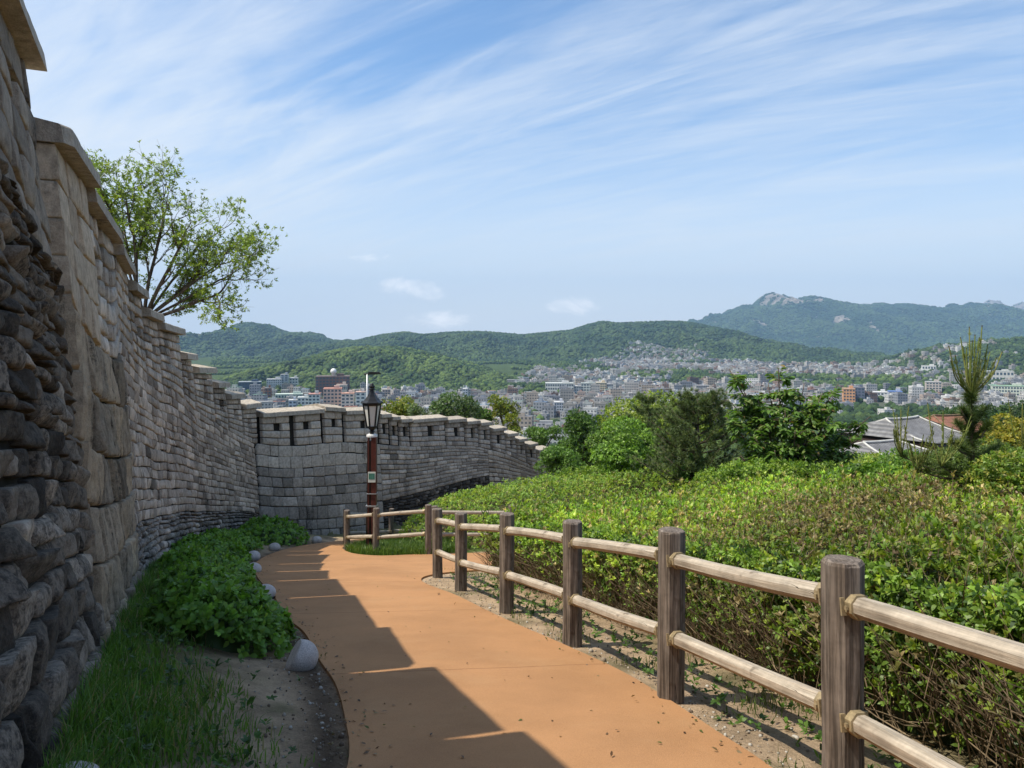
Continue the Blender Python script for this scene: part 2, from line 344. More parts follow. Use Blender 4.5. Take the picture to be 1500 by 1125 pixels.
def ground_z(x, y, woff=None, detail=True):
    x = np.asarray(x, float); y = np.asarray(y, float)
    z = base_z(y)
    near = soft((70 - y) / 20)
    rise = np.clip((x - xf(y) - 1.0) * .1, 0, 1.3)
    z = z + rise * soft((110 - y) / 60)
    bank = soft((xl(y) - x - .15) / 1.6) * soft((27 - y) / 4)
    z = z + .3 * bank * near
    if woff is not None: z = z + 2.4 * soft((-woff - .35) / .6) * soft((80 - y) / 25)
    z = z + 17 * np.exp(-((x - 125) / 55) ** 2 - ((y - 190) / 70) ** 2)
    z = z + 6 * n2(x, y, 1 / 160., 3, 3) * soft((y - 100) / 200)
    if detail:
        off = np.clip(np.maximum(xl(y) - x, x - np.interp(y, RE[::-1, 1], RE[::-1, 0])) / .35, 0, 1) * near
        z = z + off * (.035 * n2(x, y, 1.7, 5, 4) + .012 * n2(x, y, 9, 6, 2) - .01)
    return z
G_W = ground_z(WX, WY, None, False)          # ground along the wall foot
# ground sheet
az = np.radians(np.concatenate([np.arange(-180, -52, 4.), np.arange(-52, 52, .36), np.arange(52, 181, 4.)]))
rr = np.exp(np.linspace(math.log(.7), math.log(14000), 330))
A, R = np.meshgrid(az, rr); gx = R * np.sin(A); gy = R * np.cos(A)
wo_ = np.full(gx.size, 5.0); nearm = (R.ravel() < 80); wo_[nearm] = wall_off(gx.ravel()[nearm], gy.ravel()[nearm]); wo_ = wo_.reshape(gx.shape)
gz = ground_z(gx, gy, wo_)
nr, na = gx.shape
I = np.arange(nr * na).reshape(nr, na)
Fq = np.stack([I[:-1, :-1], I[1:, :-1], I[1:, 1:], I[:-1, 1:]], -1).reshape(-1, 4)[:, ::-1]
soil = np.array([.46, .34, .225]); dirt = np.array([.20, .145, .09]); green = np.array([.055, .085, .022]); cityg = np.array([.12, .12, .11])
gm = soft((n2(gx, gy, .9, 9, 4) + .25) / .5)
lw = soft((xl(gy) - gx - .5 - .6 * n2(gx, gy, .8, 4, 3)) / .9) * soft((60 - gy) / 10)
rt = soft((gx - xf(gy) - .9) / .8)
col = soil[None, None] * (1 - lw[..., None]) + (green * .7 + soil * .3) * lw[..., None]
col = col * (1 - rt[..., None]) + (dirt * .8) * rt[..., None]
patch = (soft((n2(gx, gy, 1.3, 12, 4) - .05) / .3) * .55)[..., None]; col = col * (1 - patch) + green * patch
isl = (np.exp(-((gx + 2.6) / 2.1) ** 2 - ((gy - 21) / 2.7) ** 2) > .35)[..., None]; col = np.where(isl, green * 1.5, col)
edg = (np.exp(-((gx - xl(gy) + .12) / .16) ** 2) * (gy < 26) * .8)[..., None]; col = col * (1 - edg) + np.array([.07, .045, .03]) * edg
farm = soft((gy - 45) / 40)[..., None]; col = col * (1 - farm) + (green * gm[..., None] + green * .8 * (1 - gm[..., None])) * farm
pxg = 750 + F_PX * gx / np.maximum(gy, 1); ct = (soft((gy - 380) / 200) * soft((np.interp(pxg, [300, 420, 480, 600, 740, 800, 900, 1000, 1060, 1560], [700, 800, 950, 1050, 1120, 1900, 2300, 2300, 2200, 1700]) - gy) / 200) * .55)[..., None]; col = col * (1 - ct) + cityg * ct
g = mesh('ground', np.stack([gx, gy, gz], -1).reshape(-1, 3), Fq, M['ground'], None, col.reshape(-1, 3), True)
tag(g, 'sloping bare earth, turf and valley floor under everything', 'ground', kind='structure')
# path
poly = np.vstack([catmull(LE, 8), catmull(ISL, 8), catmull(RE, 8)])
bm = bmesh.new()
vs = [bm.verts.new((x, y, -.2 * y + .032 + 0 * x)) for x, y in poly]
bm.faces.new(vs); ex = bmesh.ops.extrude_face_region(bm, geom=bm.faces[:])
lowv = [e for e in ex['geom'] if isinstance(e, bmesh.types.BMVert)]
for v in lowv: v.co.z -= .12
bmesh.ops.triangulate(bm, faces=bm.faces[:]); bmesh.ops.recalc_face_normals(bm, faces=bm.faces[:])
me = bpy.data.meshes.new('path'); bm.to_mesh(me); bm.free(); me.materials.append(M['path'])
pth = bpy.data.objects.new('path', me); COL.objects.link(pth)
tag(pth, 'smooth orange resin footpath curving downhill along the wall', 'path', kind='structure')

# ------------------------------------------------------------------ the fortress wall
def WF(s, z, off):
    s = np.clip(s, 0, SS[-1]); i = np.clip((s / DS).astype(int), 0, len(SS) - 2); f = s / DS - i
    L = lambda a: a[i] * (1 - f) + a[i + 1] * f
    h = z - L(G_W); o = off - BAT[i] * h
    return np.stack([L(WX) + NX[i] * o, L(WY) + NY[i] * o, z], -1)
# cap list: (near px, py), (far px, py) of the top edge as seen along the wall
CAPS = [((45, 172), (118, 250)), ((110, 261), (168, 340)),
        ((157, 361), (190, 388)), ((182, 405), (211, 425)), ((205, 443), (234, 460)), ((230, 467), (267, 481)), ((261, 510), (284, 518)),
        ((278, 531), (313, 538)), ((305, 552), (332, 559)), ((328, 568), (354, 575)), ((348, 582), (380, 589)),
        ((382, 604), (474, 598)), ((474, 595), (505, 597)), ((505, 601), (556, 599)),
        ((556, 602), (572, 605)), ((572, 606), (585, 609)), ((585, 609), (602, 612)), ((602, 613), (654, 610)), ((654, 613), (682, 612)), ((682, 613), (702, 615)),
        ((702, 615), (719, 617)), ((719, 625), (740, 625)), ((739, 632), (756, 633)), ((755, 638), (769, 641)), ((768, 644), (784, 648)), ((784, 650), (800, 655)), ((801, 657), (822, 663))]
Tt = WF(SS, G_W + 4.5, np.full(len(SS), .0)); PXs = 750 + F_PX * Tt[:, 0] / np.maximum(Tt[:, 1], .2)
PXs[SS < s_of_y(3.0)] = -9e3; PXs = np.maximum.accumulate(PXs)
def s_px(px): return float(np.interp(px, PXs, SS))
MER = []   # s0, s1, top z at both ends
for (a, b_) in CAPS:
    s0, s1 = s_px(a[0]), s_px(b_[0])
    D0, D1 = np.interp(s0, SS, Tt[:, 1]), np.interp(s1, SS, Tt[:, 1])
    MER.append([s0, s1, CZ - (a[1] - 505) / F_PX * D0, CZ - (b_[1] - 505) / F_PX * D1])
MER[0][0] = S12 + .02
for i in range(len(MER) - 1): MER[i + 1][0] = max(MER[i + 1][0], MER[i][1] + .02) if MER[i + 1][0] - MER[i][1] < .3 else MER[i][1] + .12
for i in range(len(MER) - 1):                      # merlons meet end to end
    MER[i][1] = MER[i + 1][0] - .02
zA = CZ + (505 - 74) / F_PX * 5.74
MER = [[.2, s_of_y(0.6), zA + 1.4, zA + .75], [s_of_y(.65), s_of_y(4.15), zA + .62, zA + .28], [s_of_y(4.2), S12, zA + .06, zA]] + MER
for i_, m_ in enumerate(MER):
    if 5 <= i_ < 14 or i_ >= 17: m_[2] = m_[3] + .04 * (m_[1] - m_[0])
MS = np.array(sorted([(m_[0], m_[2]) for m_ in MER] + [(m_[1], m_[3]) for m_ in MER])); 
TOP = np.interp(SS, MS[:, 0], MS[:, 1]); k_ = np.exp(-np.linspace(-2, 2, 161) ** 2); k_ /= k_.sum()
TOP = np.convolve(np.pad(TOP, 80, mode='edge'), k_, 'valid')
PARH = np.interp(SS, [0, S12 - .3, S12 + .3, S23 - .3, S23 + .3, S34, SS[-1]], [1.5, 1.5, 1.7, 1.75, 1.45, 1.3, 1.2])
PZ = TOP - PARH
def Pz(s): return np.interp(s, SS, PZ)
def Gw(s): return np.interp(s, SS, G_W)

def stones(acc, rects, zfun, na_, nb_, depth, bulge, rough, tint, rc=0.12, p=4.0, off0=0.0, nsc=6.0, groove=0.0, tilt=0.0):
    """rects (N,4) = s0,s1,w0,w1; every stone a rounded block face with its own bulge, tilt and tone"""
    R_ = np.asarray(rects, float); N = len(R_)
    if N == 0: return
    def axis(n):
        inner = np.linspace(-1, 1, n - 4) if n > 6 else np.array([-.8, 0, .8])[:n - 4]
        inner = inner * (.93 if n > 11 else .87); return np.concatenate([[-1, -1], inner, [1, 1]])
    a = axis(na_); b_ = axis(nb_); Aa, Bb = np.meshgrid(a, b_, indexing='ij'); n_, m_ = Aa.shape
    edge = np.zeros((n_, m_)); edge[[0, -1], :] = 1; edge[:, [0, -1]] = 1
    sa = Aa * np.sqrt(1 - rc * Bb ** 2 * .9); sb = Bb * np.sqrt(1 - rc * Aa ** 2 * .9)
    prof = (1 - np.abs(Aa) ** p) * (1 - np.abs(Bb) ** p); prof = prof ** .5
    jit = rng.normal(0, 1, (N, 4))
    s = (R_[:, 0] + R_[:, 1])[:, None, None] / 2 + (R_[:, 1] - R_[:, 0])[:, None, None] / 2 * sa[None]
    wv_ = (R_[:, 2] + R_[:, 3])[:, None, None] / 2 + (R_[:, 3] - R_[:, 2])[:, None, None] / 2 * sb[None]
    skew = rc * .35
    s = s + (R_[:, 1] - R_[:, 0])[:, None, None] * skew * .5 * (jit[:, 0, None, None] * .35 * Bb[None])
    wv_ = wv_ + (R_[:, 3] - R_[:, 2])[:, None, None] * skew * .5 * (jit[:, 1, None, None] * .35 * Aa[None])
    z = zfun(s, wv_)
    bl = bulge * (1 + .35 * jit[:, 2])[:, None, None]
    off = bl * prof[None] + tilt * jit[:, 3, None, None] * Aa[None] * .5 + tilt * jit[:, 0, None, None] * Bb[None] * .4
    q = np.stack([s * nsc, z * nsc, np.broadcast_to((np.arange(N) * 3.77)[:, None, None], s.shape)], -1)
    off = off + rough * fbm(q, 4) * (1 - edge)[None]
    if groove: off = off - groove * np.abs(vnoise(np.stack([s * 9, z * 1.3, np.broadcast_to((np.arange(N) * 5.1)[:, None, None], s.shape)], -1)))
    off = np.where(edge[None] > 0, -depth, off) + off0
    V = WF(s.ravel(), z.ravel(), off.ravel())
    I_ = np.arange(n_ * m_).reshape(n_, m_)
    f = np.stack([I_[:-1, :-1], I_[1:, :-1], I_[1:, 1:], I_[:-1, 1:]], -1).reshape(-1, 4)
    Fa = (f[None] + (np.arange(N) * n_ * m_)[:, None, None]).reshape(-1, 4)
    t0, t1 = np.array(tint[0]), np.array(tint[1]); k = rng.random((N, 1)); br = np.clip(rng.normal(1, tint[2], (N, 1)), .45, 1.6)
    C = np.repeat((t0 * (1 - k) + t1 * k) * br, n_ * m_, 0)
    acc.add(V, Fa, C)
def courses(s0, s1, edges, lmean, lvar, gap, wob=0.0, forbid=None, wgap=None):
    """rects course by course between s0 and s1; forbid[k] = list of (a,b) intervals left open in course k"""
    out = []
    for k in range(len(edges) - 1):
        fb = sorted((forbid or {}).get(k, [])); spans = []; c = s0
        for a, b_ in fb:
            if a > c: spans.append((c, min(a, s1)))
            c = max(c, b_)
        if c < s1: spans.append((c, s1))
        for a, b_ in spans:
            n = max(1, int(round((b_ - a) / lmean)))
            cuts = np.cumsum(np.concatenate([[0], np.clip(rng.normal(1, lvar, n), .45, 1.8)])); cuts = a + (b_ - a) * cuts / cuts[-1]
            for i in range(n):
                gw = gap if wgap is None else wgap
                out.append((cuts[i] + gap, cuts[i + 1] - gap, edges[k] + gw + rng.normal(0, wob), edges[k + 1] - gw + rng.normal(0, wob)))
    return out
def zlow(s, wv_):                                     # 0 at the ground, 1 under the parapet
    g0 = Gw(s) - .12; wig = .012 * n2(s, wv_ * 6, .9, 21, 2)
    return g0 + (Pz(s) - g0) * (wv_ + wig)
def edges_n(n, grow=1.0, var=.12):
    h = np.array([grow ** (n - 1 - i) for i in range(n)]) * np.clip(rng.normal(1, var, n), .6, 1.5); e = np.concatenate([[0], np.cumsum(h)]); return e / e[-1]
wall = empty('fortress_wall', (float(WX[int(S23 / DS)]), float(WY[int(S23 / DS)]), float(G_W[int(S23 / DS)])))
tag(wall, 'long battlemented grey stone fortress wall descending along the left of the path', 'wall')
wall_inv = Matrix.Translation(-wall.location)
def wpart(acc, name, mat, parent=None, smooth=True):
    o = acc.build(name, mat, parent or wall, smooth)
    if parent is None: o.matrix_parent_inverse = wall_inv
    return o
# section 1: rubble boulders, nearest
acc = Acc()
e = edges_n(22, 1.055, .18)
stones(acc, courses(s_of_y(.8), S12, e, .33, .36, .006, .004, None, .0022), zlow, 14, 12, .16, .026, .042, ((.105, .095, .085), (.27, .245, .215), .42), .15, 4.0, .0, 8.0, 0, .05)
e2 = edges_n(7, 1.1); stones(acc, courses(.2, s_of_y(.8), e2, .8, .3, .01, .0, None, .004), zlow, 8, 8, .16, .10, .05, ((.2, .18, .16), (.3, .28, .25), .25), .3, 2.6)
wpart(acc, 'rubble_face', M['rubble'])
# section 2: rough hewn blocks
acc = Acc()
e = np.array([0, .10, .27, .44, .60, .80, 1.0])
stones(acc, courses(S12, S23, e, .85, .30, .014, .0, None, .005), zlow, 26, 20, .2, .015, .03, ((.35, .295, .225), (.24, .215, .18), .2), .03, 8.0, .05, 5.0, .085, .035)
wpart(acc, 'hewn_face', M['hewn'])
# section 3: small squared stones over dark cobbles
acc = Acc()
e3 = edges_n(15, 1.0, .12); lowc = .26
ee = np.concatenate([lowc + (1 - lowc) * e3[:-1], [1.0]])
stones(acc, courses(S23, S34, ee, .50, .24, .016, .002, None, .0022), zlow, 9, 7, .12, .012, .014, ((.32, .285, .255), (.50, .455, .41), .20), .06, 6, .0, 9.0, 0, .022)
wpart(acc, 'squared_face', M['small'])
acc = Acc()
e = edges_n(8, 1.06, .15) * lowc
stones(acc, courses(S23, S34, e, .36, .32, .014, .003, None, .002), zlow, 9, 8, .12, .05, .02, ((.27, .25, .23), (.40, .385, .37), .28), .30, 3.0, -.01, 9.0, 0, .03)
wpart(acc, 'cobble_face', M['rubble'])
# section 4: large grey blocks
acc = Acc()
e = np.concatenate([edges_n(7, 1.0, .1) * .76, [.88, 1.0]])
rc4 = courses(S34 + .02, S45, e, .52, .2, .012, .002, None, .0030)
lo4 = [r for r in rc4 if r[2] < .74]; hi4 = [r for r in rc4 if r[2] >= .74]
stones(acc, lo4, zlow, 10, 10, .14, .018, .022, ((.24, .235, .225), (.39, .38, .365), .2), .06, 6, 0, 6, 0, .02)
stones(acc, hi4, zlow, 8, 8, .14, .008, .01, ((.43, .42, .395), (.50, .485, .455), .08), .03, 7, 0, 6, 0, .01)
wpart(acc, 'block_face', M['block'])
# section 5: small stones over black cobbles, far
acc = Acc(); S5e = SS[-1] - .1
e3 = edges_n(11, 1.0, .12); SB5 = s_px(712)
def lc5(s): return np.interp(s, [S45, SB5], [.34, .60])
stones(acc, courses(S45, SB5, e3, .50, .24, .014, .002, None, .0045), lambda s, q: zlow(s, lc5(s) + (1 - lc5(s)) * q), 8, 6, .12, .014, .014, ((.30, .28, .255), (.47, .44, .405), .2), .06, 6, .0, 9.0, 0, .02)
stones(acc, courses(SB5 + .03, S5e, edges_n(14, 1.0, .12), .46, .24, .014, .002, None, .004), zlow, 8, 6, .12, .014, .014, ((.34, .31, .275), (.50, .46, .41), .16), .06, 6, .0, 9.0, 0, .02)
wpart(acc, 'squared_face', M['small'])
acc = Acc()
stones(acc, courses(S45, SB5, edges_n(10, 1.0, .18), .28, .34, .010, .012, None, .006), lambda s, q: zlow(s, lc5(s) * q), 7, 7, .12, .05, .02, ((.06, .057, .054), (.19, .18, .17), .5), .30, 2.8, -.02, 9.0, 0, .03)
wpart(acc, 'cobble_face', M['cobble'])
# core behind the stones
acc = Acc(); sN = np.arange(0, SS[-1] - .05, .2)
def strip(acc, s, zs_offs):
    P_ = np.stack([WF(s, z, np.full(len(s), o_)) for z, o_ in zs_offs], 1); k = P_.shape[1]
    I_ = np.arange(len(s) * k).reshape(len(s), k); fs = []
    for j in range(k):
        a = I_[:, j]; b_ = I_[:, (j + 1) % k]; fs.append(np.stack([a[:-1], a[1:], b_[1:], b_[:-1]], -1))
    acc.add(P_.reshape(-1, 3), [np.concatenate(fs), I_[:1], I_[-1:, ::-1]])
for a, b_ in ((0, S12 - .02), (S12, S34 - .02), (S34 + .02, SS[-1] - .05)):
    s_ = np.linspace(a, b_, int((b_ - a) / .2) + 2); strip(acc, s_, [(Gw(s_) - .5, -.045), (Pz(s_) - .02, -.045), (Pz(s_) - .02, -1.3), (Gw(s_) - .5, -1.5)])
wpart(acc, 'core', M['core'], smooth=False)
# merlons, each with a loophole, a slit beside it and a capstone
def merlon(i, s0, s1, z0, z1):
    mid = (s0 + s1) / 2; L = s1 - s0
    sec = 1 if s1 <= S12 + .05 else 2 if s1 <= S23 + .3 else 3 if s1 <= S34 + .3 else 4 if s1 <= S45 + .3 else 5
    if sec == 5 and 719 <= 0: pass
    kind = {1: (M['small'], 5, .42, .012, .012, ((.25, .23, .205), (.33, .31, .28), .14), .08),
            2: (M['granite'], 4, .62, .010, .006, ((.42, .36, .29), (.47, .415, .345), .07), .03),
            3: (M['small'], 7, .40, .012, .014, ((.33, .30, .265), (.52, .475, .43), .18), .06),
            4: (M['block'], 4, .55, .012, .01, ((.42, .39, .355), (.52, .485, .44), .09), .04),
            5: (M['small'], 5, .44, .012, .014, ((.33, .305, .28), (.50, .465, .43), .18), .06)}[sec]
    mt, nc, lm, bul, rgh, tint, rc = kind
    topz = lambda s: z0 + (z1 - z0) * (s - s0) / L - .17
    zf = lambda s, wv_: Pz(s) + (topz(s) - Pz(s)) * wv_
    e = np.linspace(0, 1, nc + 1) if sec in (2, 4) else edges_n(nc, 1.0, .08)
    slit = .02 if sec == 1 and s1 < S12 - .1 else .07 if sec == 1 else .02 if (sec == 2 and i == 3) else .10 if sec == 2 else .17
    a, b_ = s0 + .005, s1 - slit
    fb = {}
    nh = 1 if L < 2.7 else max(2, int(round(L / 1.6)))
    hw = {1: .13, 2: .13, 3: .20, 4: .18, 5: .22}[sec]
    if L < 1.2: hw = min(hw, .15)
    for h in range(nh):
        hc = a + (b_ - a) * ((h + .5) / nh + (.06 if nh == 1 else 0)); kk = {1: 3, 2: 2, 3: 3, 4: 2, 5: 2}[sec]
        fb.setdefault(kk, []).append((hc - hw, hc + hw))
        if sec in (1, 3, 5): fb.setdefault(kk + 1 if nc > kk + 2 else kk, []).append((hc - hw, hc + hw))
        if nh > 1 and h < nh - 1:
            sc_ = a + (b_ - a) * (h + 1) / nh
            for q in range(0, nc): fb.setdefault(q, []).append((sc_ - .14, sc_ + .14))
    rects = courses(a, b_, e, lm, .22, .012 if sec != 2 else .004, .0, fb, .011 if sec != 2 else .004)
    acc = Acc(); o0 = .05 if sec == 2 else 0.0
    dp = .5 if sec < 3 else .20; dc = .46 if sec < 3 else .14  # near-black core set shallow: loophole and slit shade put in as colour
    stones(acc, rects, zf, 9 if sec < 3 else 7, 8 if sec < 3 else 6, dp, bul, rgh, tint, rc, 5, o0, 7, 0, .012)
    ob = wpart(acc, 'merlon', mt)
    acc = Acc(); n = max(3, int(L / .3)); s_ = np.linspace(a + .01, b_ - .005, n)
    strip(acc, s_, [(Pz(s_) - .03, o0 - dc), (topz(s_) - .003, o0 - dc), (topz(s_) - .003, -.95), (Pz(s_) - .03, -.95)])
    acc.build('merlon_core', M['core'], ob)
    acc = Acc(); n = max(6, int(L / .12)); s_ = np.linspace(s0 - .02, s1 - slit * .3, n); q = topz(s_) + .004
    jn = .006 * n2(s_, s_ * 0, 5, i, 2); cl = np.array([.41, .39, .355]) * np.clip(rng.normal(1, .07), .8, 1.2)
    P_ = [(q, o0 + .13), (q + .135 + jn, o0 + .125 + jn), (q + .15 + jn, o0 + .11 + jn), (q + .25 + jn, -.38), (q + .13, -1.08), (q, -1.08)]
    V_ = np.stack([WF(s_, z, np.broadcast_to(o_, s_.shape)) for z, o_ in P_], 1); k = len(P_)
    I_ = np.arange(n * k).reshape(n, k); fs = [np.stack([I_[:-1, j], I_[1:, j], I_[1:, (j + 1) % k], I_[:-1, (j + 1) % k]], -1) for j in range(k)]
    acc.add(V_.reshape(-1, 3), [np.concatenate(fs), I_[:1], I_[-1:, ::-1]], cl)
    acc.build('capstone', M['cap'], ob)
for i, m_ in enumerate(MER): merlon(i, *m_)

# ------------------------------------------------------------------ fences
def tubes(acc, lines, sides=5, C=None):
    for P_, r_ in lines:
        P_ = np.asarray(P_, float); r_ = np.broadcast_to(np.asarray(r_, float), (len(P_),))
        T = norm(np.gradient(P_, axis=0)); ref = np.array([0, 0, 1.]) if abs(T[0, 2]) < .9 else np.array([1., 0, 0])
        u = norm(np.cross(T, ref)); v = np.cross(T, u); th = np.arange(sides) * 2 * np.pi / sides
        V_ = P_[:, None] + r_[:, None, None] * (np.cos(th)[None, :, None] * u[:, None] + np.sin(th)[None, :, None] * v[:, None])
        I_ = np.arange(len(P_) * sides).reshape(len(P_), sides); J = np.roll(I_, -1, 1)
        f = np.stack([I_[:-1], J[:-1], J[1:], I_[1:]], -1).reshape(-1, 4)
        acc.add(V_.reshape(-1, 3), [f, I_[:1, ::-1], I_[-1:]], C)
def prism(rings, sides=8, rot=math.pi / 8):
    """stack of octagon rings (z, radius) -> V, F"""
    th = np.arange(sides) * 2 * np.pi / sides + rot; V_ = []
    for z, r_ in rings: V_.append(np.stack([np.cos(th) * r_, np.sin(th) * r_, np.full(sides, z)], -1))
    n = len(rings); I_ = np.arange(n * sides).reshape(n, sides); J = np.roll(I_, -1, 1)
    f = np.stack([I_[:-1], J[:-1], J[1:], I_[1:]], -1).reshape(-1, 4)
    return np.concatenate(V_), [f, I_[:1, ::-1], I_[-1:]]
def boxv(c, s):
    c = np.asarray(c, float); s = np.asarray(s, float) / 2
    V_ = c + s * np.array([(-1, -1, -1), (1, -1, -1), (1, 1, -1), (-1, 1, -1), (-1, -1, 1), (1, -1, 1), (1, 1, 1), (-1, 1, 1)])
    return V_, np.array([(0, 3, 2, 1), (4, 5, 6, 7), (0, 1, 5, 4), (1, 2, 6, 5), (2, 3, 7, 6), (3, 0, 4, 7)])
def axis_matrix(p0, p1):
    d = Vector(p1) - Vector(p0); q = d.to_track_quat('Z', 'X'); return Matrix.Translation(Vector(p0)) @ q.to_matrix().to_4x4(), d.length
def post_mesh(h, r=.1):
    V_, f = prism([(-.35, r), (0, r), (.3, r * .99), (.6, r), (h - .018, r), (h - .006, r * .95), (h, r * .86)])
    V_ = V_ + (rng.normal(0, .002, V_.shape)); return V_, f
def fence(name, label, posts, height, rails=(.2, .77), r=.1, rr_=.052, brackets=True):
    p0 = posts[0]; root = empty(name, p0); tag(root, label, 'fence')
    inv = Matrix.Translation(-Vector(p0))
    for i, p in enumerate(posts):
        h = height[i] if hasattr(height, '__len__') else height
        V_, f = post_mesh(h, r); a = Acc(); a.add(V_, f)
        o = a.build('post', M['post'], root); o.matrix_parent_inverse = inv
        o.location = p; o.rotation_euler = (rng.normal(0, .008), rng.normal(0, .008), rng.normal(0, .06) + .1)
    for i in range(len(posts) - 1):
        for dz in rails:
            h0 = height[i] if hasattr(height, '__len__') else height; h1 = height[i + 1] if hasattr(height, '__len__') else height
            A_ = Vector(posts[i]) + Vector((0, 0, h0 - dz)); B_ = Vector(posts[i + 1]) + Vector((0, 0, h1 - dz - .02))
            d = (B_ - A_).normalized(); A2 = A_ + d * (r * .85); B2 = B_ - d * (r * .85)
            mt, L = axis_matrix(A2, B2)
            k = 9; zz = np.linspace(0, L, k); ph = rng.random() * 6
            V_, f = prism([(z_, rr_ * (1 + .03 * math.sin(z_ * 3 + ph))) for z_ in zz])
            bend = .008 * np.sin(np.pi * V_[:, 2] / L); V_[:, 0] += bend * rng.normal(0, 1); V_[:, 1] += bend * rng.normal(0, 1)
            a = Acc(); a.add(V_, f); o = a.build('rail', M['rail'], root); o.matrix_parent_inverse = inv; o.matrix_basis = mt
            if brackets:
                for z0, sgn in ((0, 1), (L, -1)):
                    a = Acc(); V_, f = prism([(z0 + sgn * .012, rr_ + .011), (z0 + sgn * .062, rr_ + .011)] if sgn > 0 else [(z0 - .062, rr_ + .011), (z0 - .012, rr_ + .011)]); a.add(V_, f)
                    V_, f = boxv((0, -.0, z0 + sgn * .004), (.085, .15, .012)); a.add(V_, f)
                    V_, f = boxv((0, .055, z0 - sgn * .03), (.07, .012, .07)); a.add(V_, f)
                    V_, f = boxv((0, -.068, z0 + sgn * .037), (.018, .012, .018)); a.add(V_, f)
                    a.build('bracket', M['bracket'], o)
    return root
FP = [(2.03, 1.9, -.50), (1.667, 3.75, None), (1.17, 5.5, None), (.605, 7.5, None), (-.07, 9.6, None), (-.81, 11.8, None), (-1.36, 13.6, None)]
posts = [(x, y, float(ground_z(x, y, None, False)) if z is None else z) for x, y, z in FP]
tops = [None] + [at(0, py, D)[2] for py, D in ((818, 3.75), (775, 5.5), (762, 7.5), (752, 9.6), (751, 11.8), (745, 13.6))]
hts = [1.2] + [float(tops[i] - posts[i][2]) for i in range(1, 7)]
fence('timber_fence', 'long two-rail timber fence with dark posts in front of the hedge', posts, hts)
# fence along the far side of the side path and fence round the lamp
def on(x, y): return (x, y, float(-.2 * y if y < 28 else ground_z(x, y, None, False)))
lp = [on(-2.08, 18.5), on(-3.43, 18.75), on(-4.5, 20.3), on(-4.95, 22.2), on(-3.9, 24.0), on(-2.2, 25.4)]
fence('timber_fence', 'small two-rail timber fence enclosing the maroon lamp post at the bend', lp, [1.26, 1.17, 1.08, 1.08, 1.05, 1.05], (.16, .72), .085, .048, True)
sp = [on(-1.95, 18.62 + .25), on(.0, 19.2), on(1.9, 19.8)]
fence('timber_fence', 'short timber fence half hidden behind the hedge on the side path', sp, 1.22, (.16, .72), .085, .048, True)

# ------------------------------------------------------------------ lamp post
LX, LY = -3.76, 20.0; LZ = float(-.2 * LY)
lamp = empty('street_lamp', (LX, LY, LZ)); tag(lamp, 'maroon square lamp post with black lantern and frosted panes at the bend', 'street lamp')
def lpart(name, mat, pieces, parent=lamp, smooth=False):
    a = Acc()
    for V_, f in pieces: a.add(V_, f)
    return a.build(name, mat, parent, smooth)
def bv(V_, f, off=(0, 0, 0)): return (V_ + np.array(off), f)
PH = 3.06
sh = lpart('shaft', M['lampred'], [boxv((.065, -.03, PH / 2 - .1), (.13, .19, PH + .2)), boxv((-.075, -.045, PH / 2 - .1), (.035, .15, PH + .2))])
lpart('shaft_back', M['lampdark'], [boxv((-.06, .02, PH / 2 - .15), (.115, .2, PH + .1)), boxv((-.09, .0, .45), (.11, .22, 1.1))])
lpart('collar', M['white'], [bv(*prism([(0, .15), (.05, .15), (.055, .11), (.075, .11)], 16), (0, 0, PH + .001))], smooth=False)
lpart('neck', M['iron'], [bv(*prism([(0, .055), (.05, .055), (.07, .09), (.10, .05), (.14, .085), (.19, .11)], 12), (0, 0, PH + .07))])
lz = PH + .26
frame = []
for k in range(6):
    th = k * math.pi / 3 + .26; a0 = np.array([math.cos(th) * .135, math.sin(th) * .135, lz]); a1 = np.array([math.cos(th) * .23, math.sin(th) * .23, lz + .60])
    ac = Acc(); tubes(ac, [(np.stack([a0, a1]), .024)], 4); frame.append((np.concatenate(ac.V), [np.concatenate(x) for x in ac.F.values()]))
frame.append(prism([(lz - .02, .15), (lz + .03, .155)], 6, .26)); frame.append(prism([(lz + .58, .245), (lz + .64, .255)], 6, .26))
lan = lpart('lantern', M['iron'], frame)
for k in range(6):
    t0, t1 = k * math.pi / 3 + .26, (k + 1) * math.pi / 3 + .26
    q = [np.array([math.cos(a_) * r_, math.sin(a_) * r_, z_]) for a_, r_, z_ in ((t0, .128, lz + .02), (t1, .128, lz + .02), (t1, .222, lz + .59), (t0, .222, lz + .59))]
    q2 = [p_ * np.array([.93, .93, 1]) for p_ in q]
    lpart('pane', M['frost'], [(np.array(q + q2), np.array([(0, 1, 2, 3), (7, 6, 5, 4), (0, 4, 5, 1), (1, 5, 6, 2), (2, 6, 7, 3), (3, 7, 4, 0)]))], lan)
lpart('lantern_roof', M['iron'], [prism([(lz + .64, .30), (lz + .665, .30), (lz + .72, .215), (lz + .82, .13), (lz + .93, .075), (lz + 1.02, .055)], 6, .26)])
lpart('finial', M['iron'], [prism([(lz + 1.0, .05), (lz + 1.01, .09), (lz + 1.03, .09), (lz + 1.045, .045), (lz + 1.06, .075), (lz + 1.10, .085), (lz + 1.125, .045), (lz + 1.15, .05), (lz + 1.18, .02)], 12)], smooth=True)
nt_ = lpart('notice', M['sticker'], [boxv((.02, -.142, 2.0), (.20, .012, .28))])
lpart('print', M['stickgreen'], [boxv((.02, -.150, 2.02), (.16, .004, .16))], nt_)
lpart('strap', M['steel'], [boxv((.0, -.034, 1.22), (.285, .235, .035))]); lpart('strap', M['steel'], [boxv((.012, -.034, 1.55), (.262, .23, .018))])

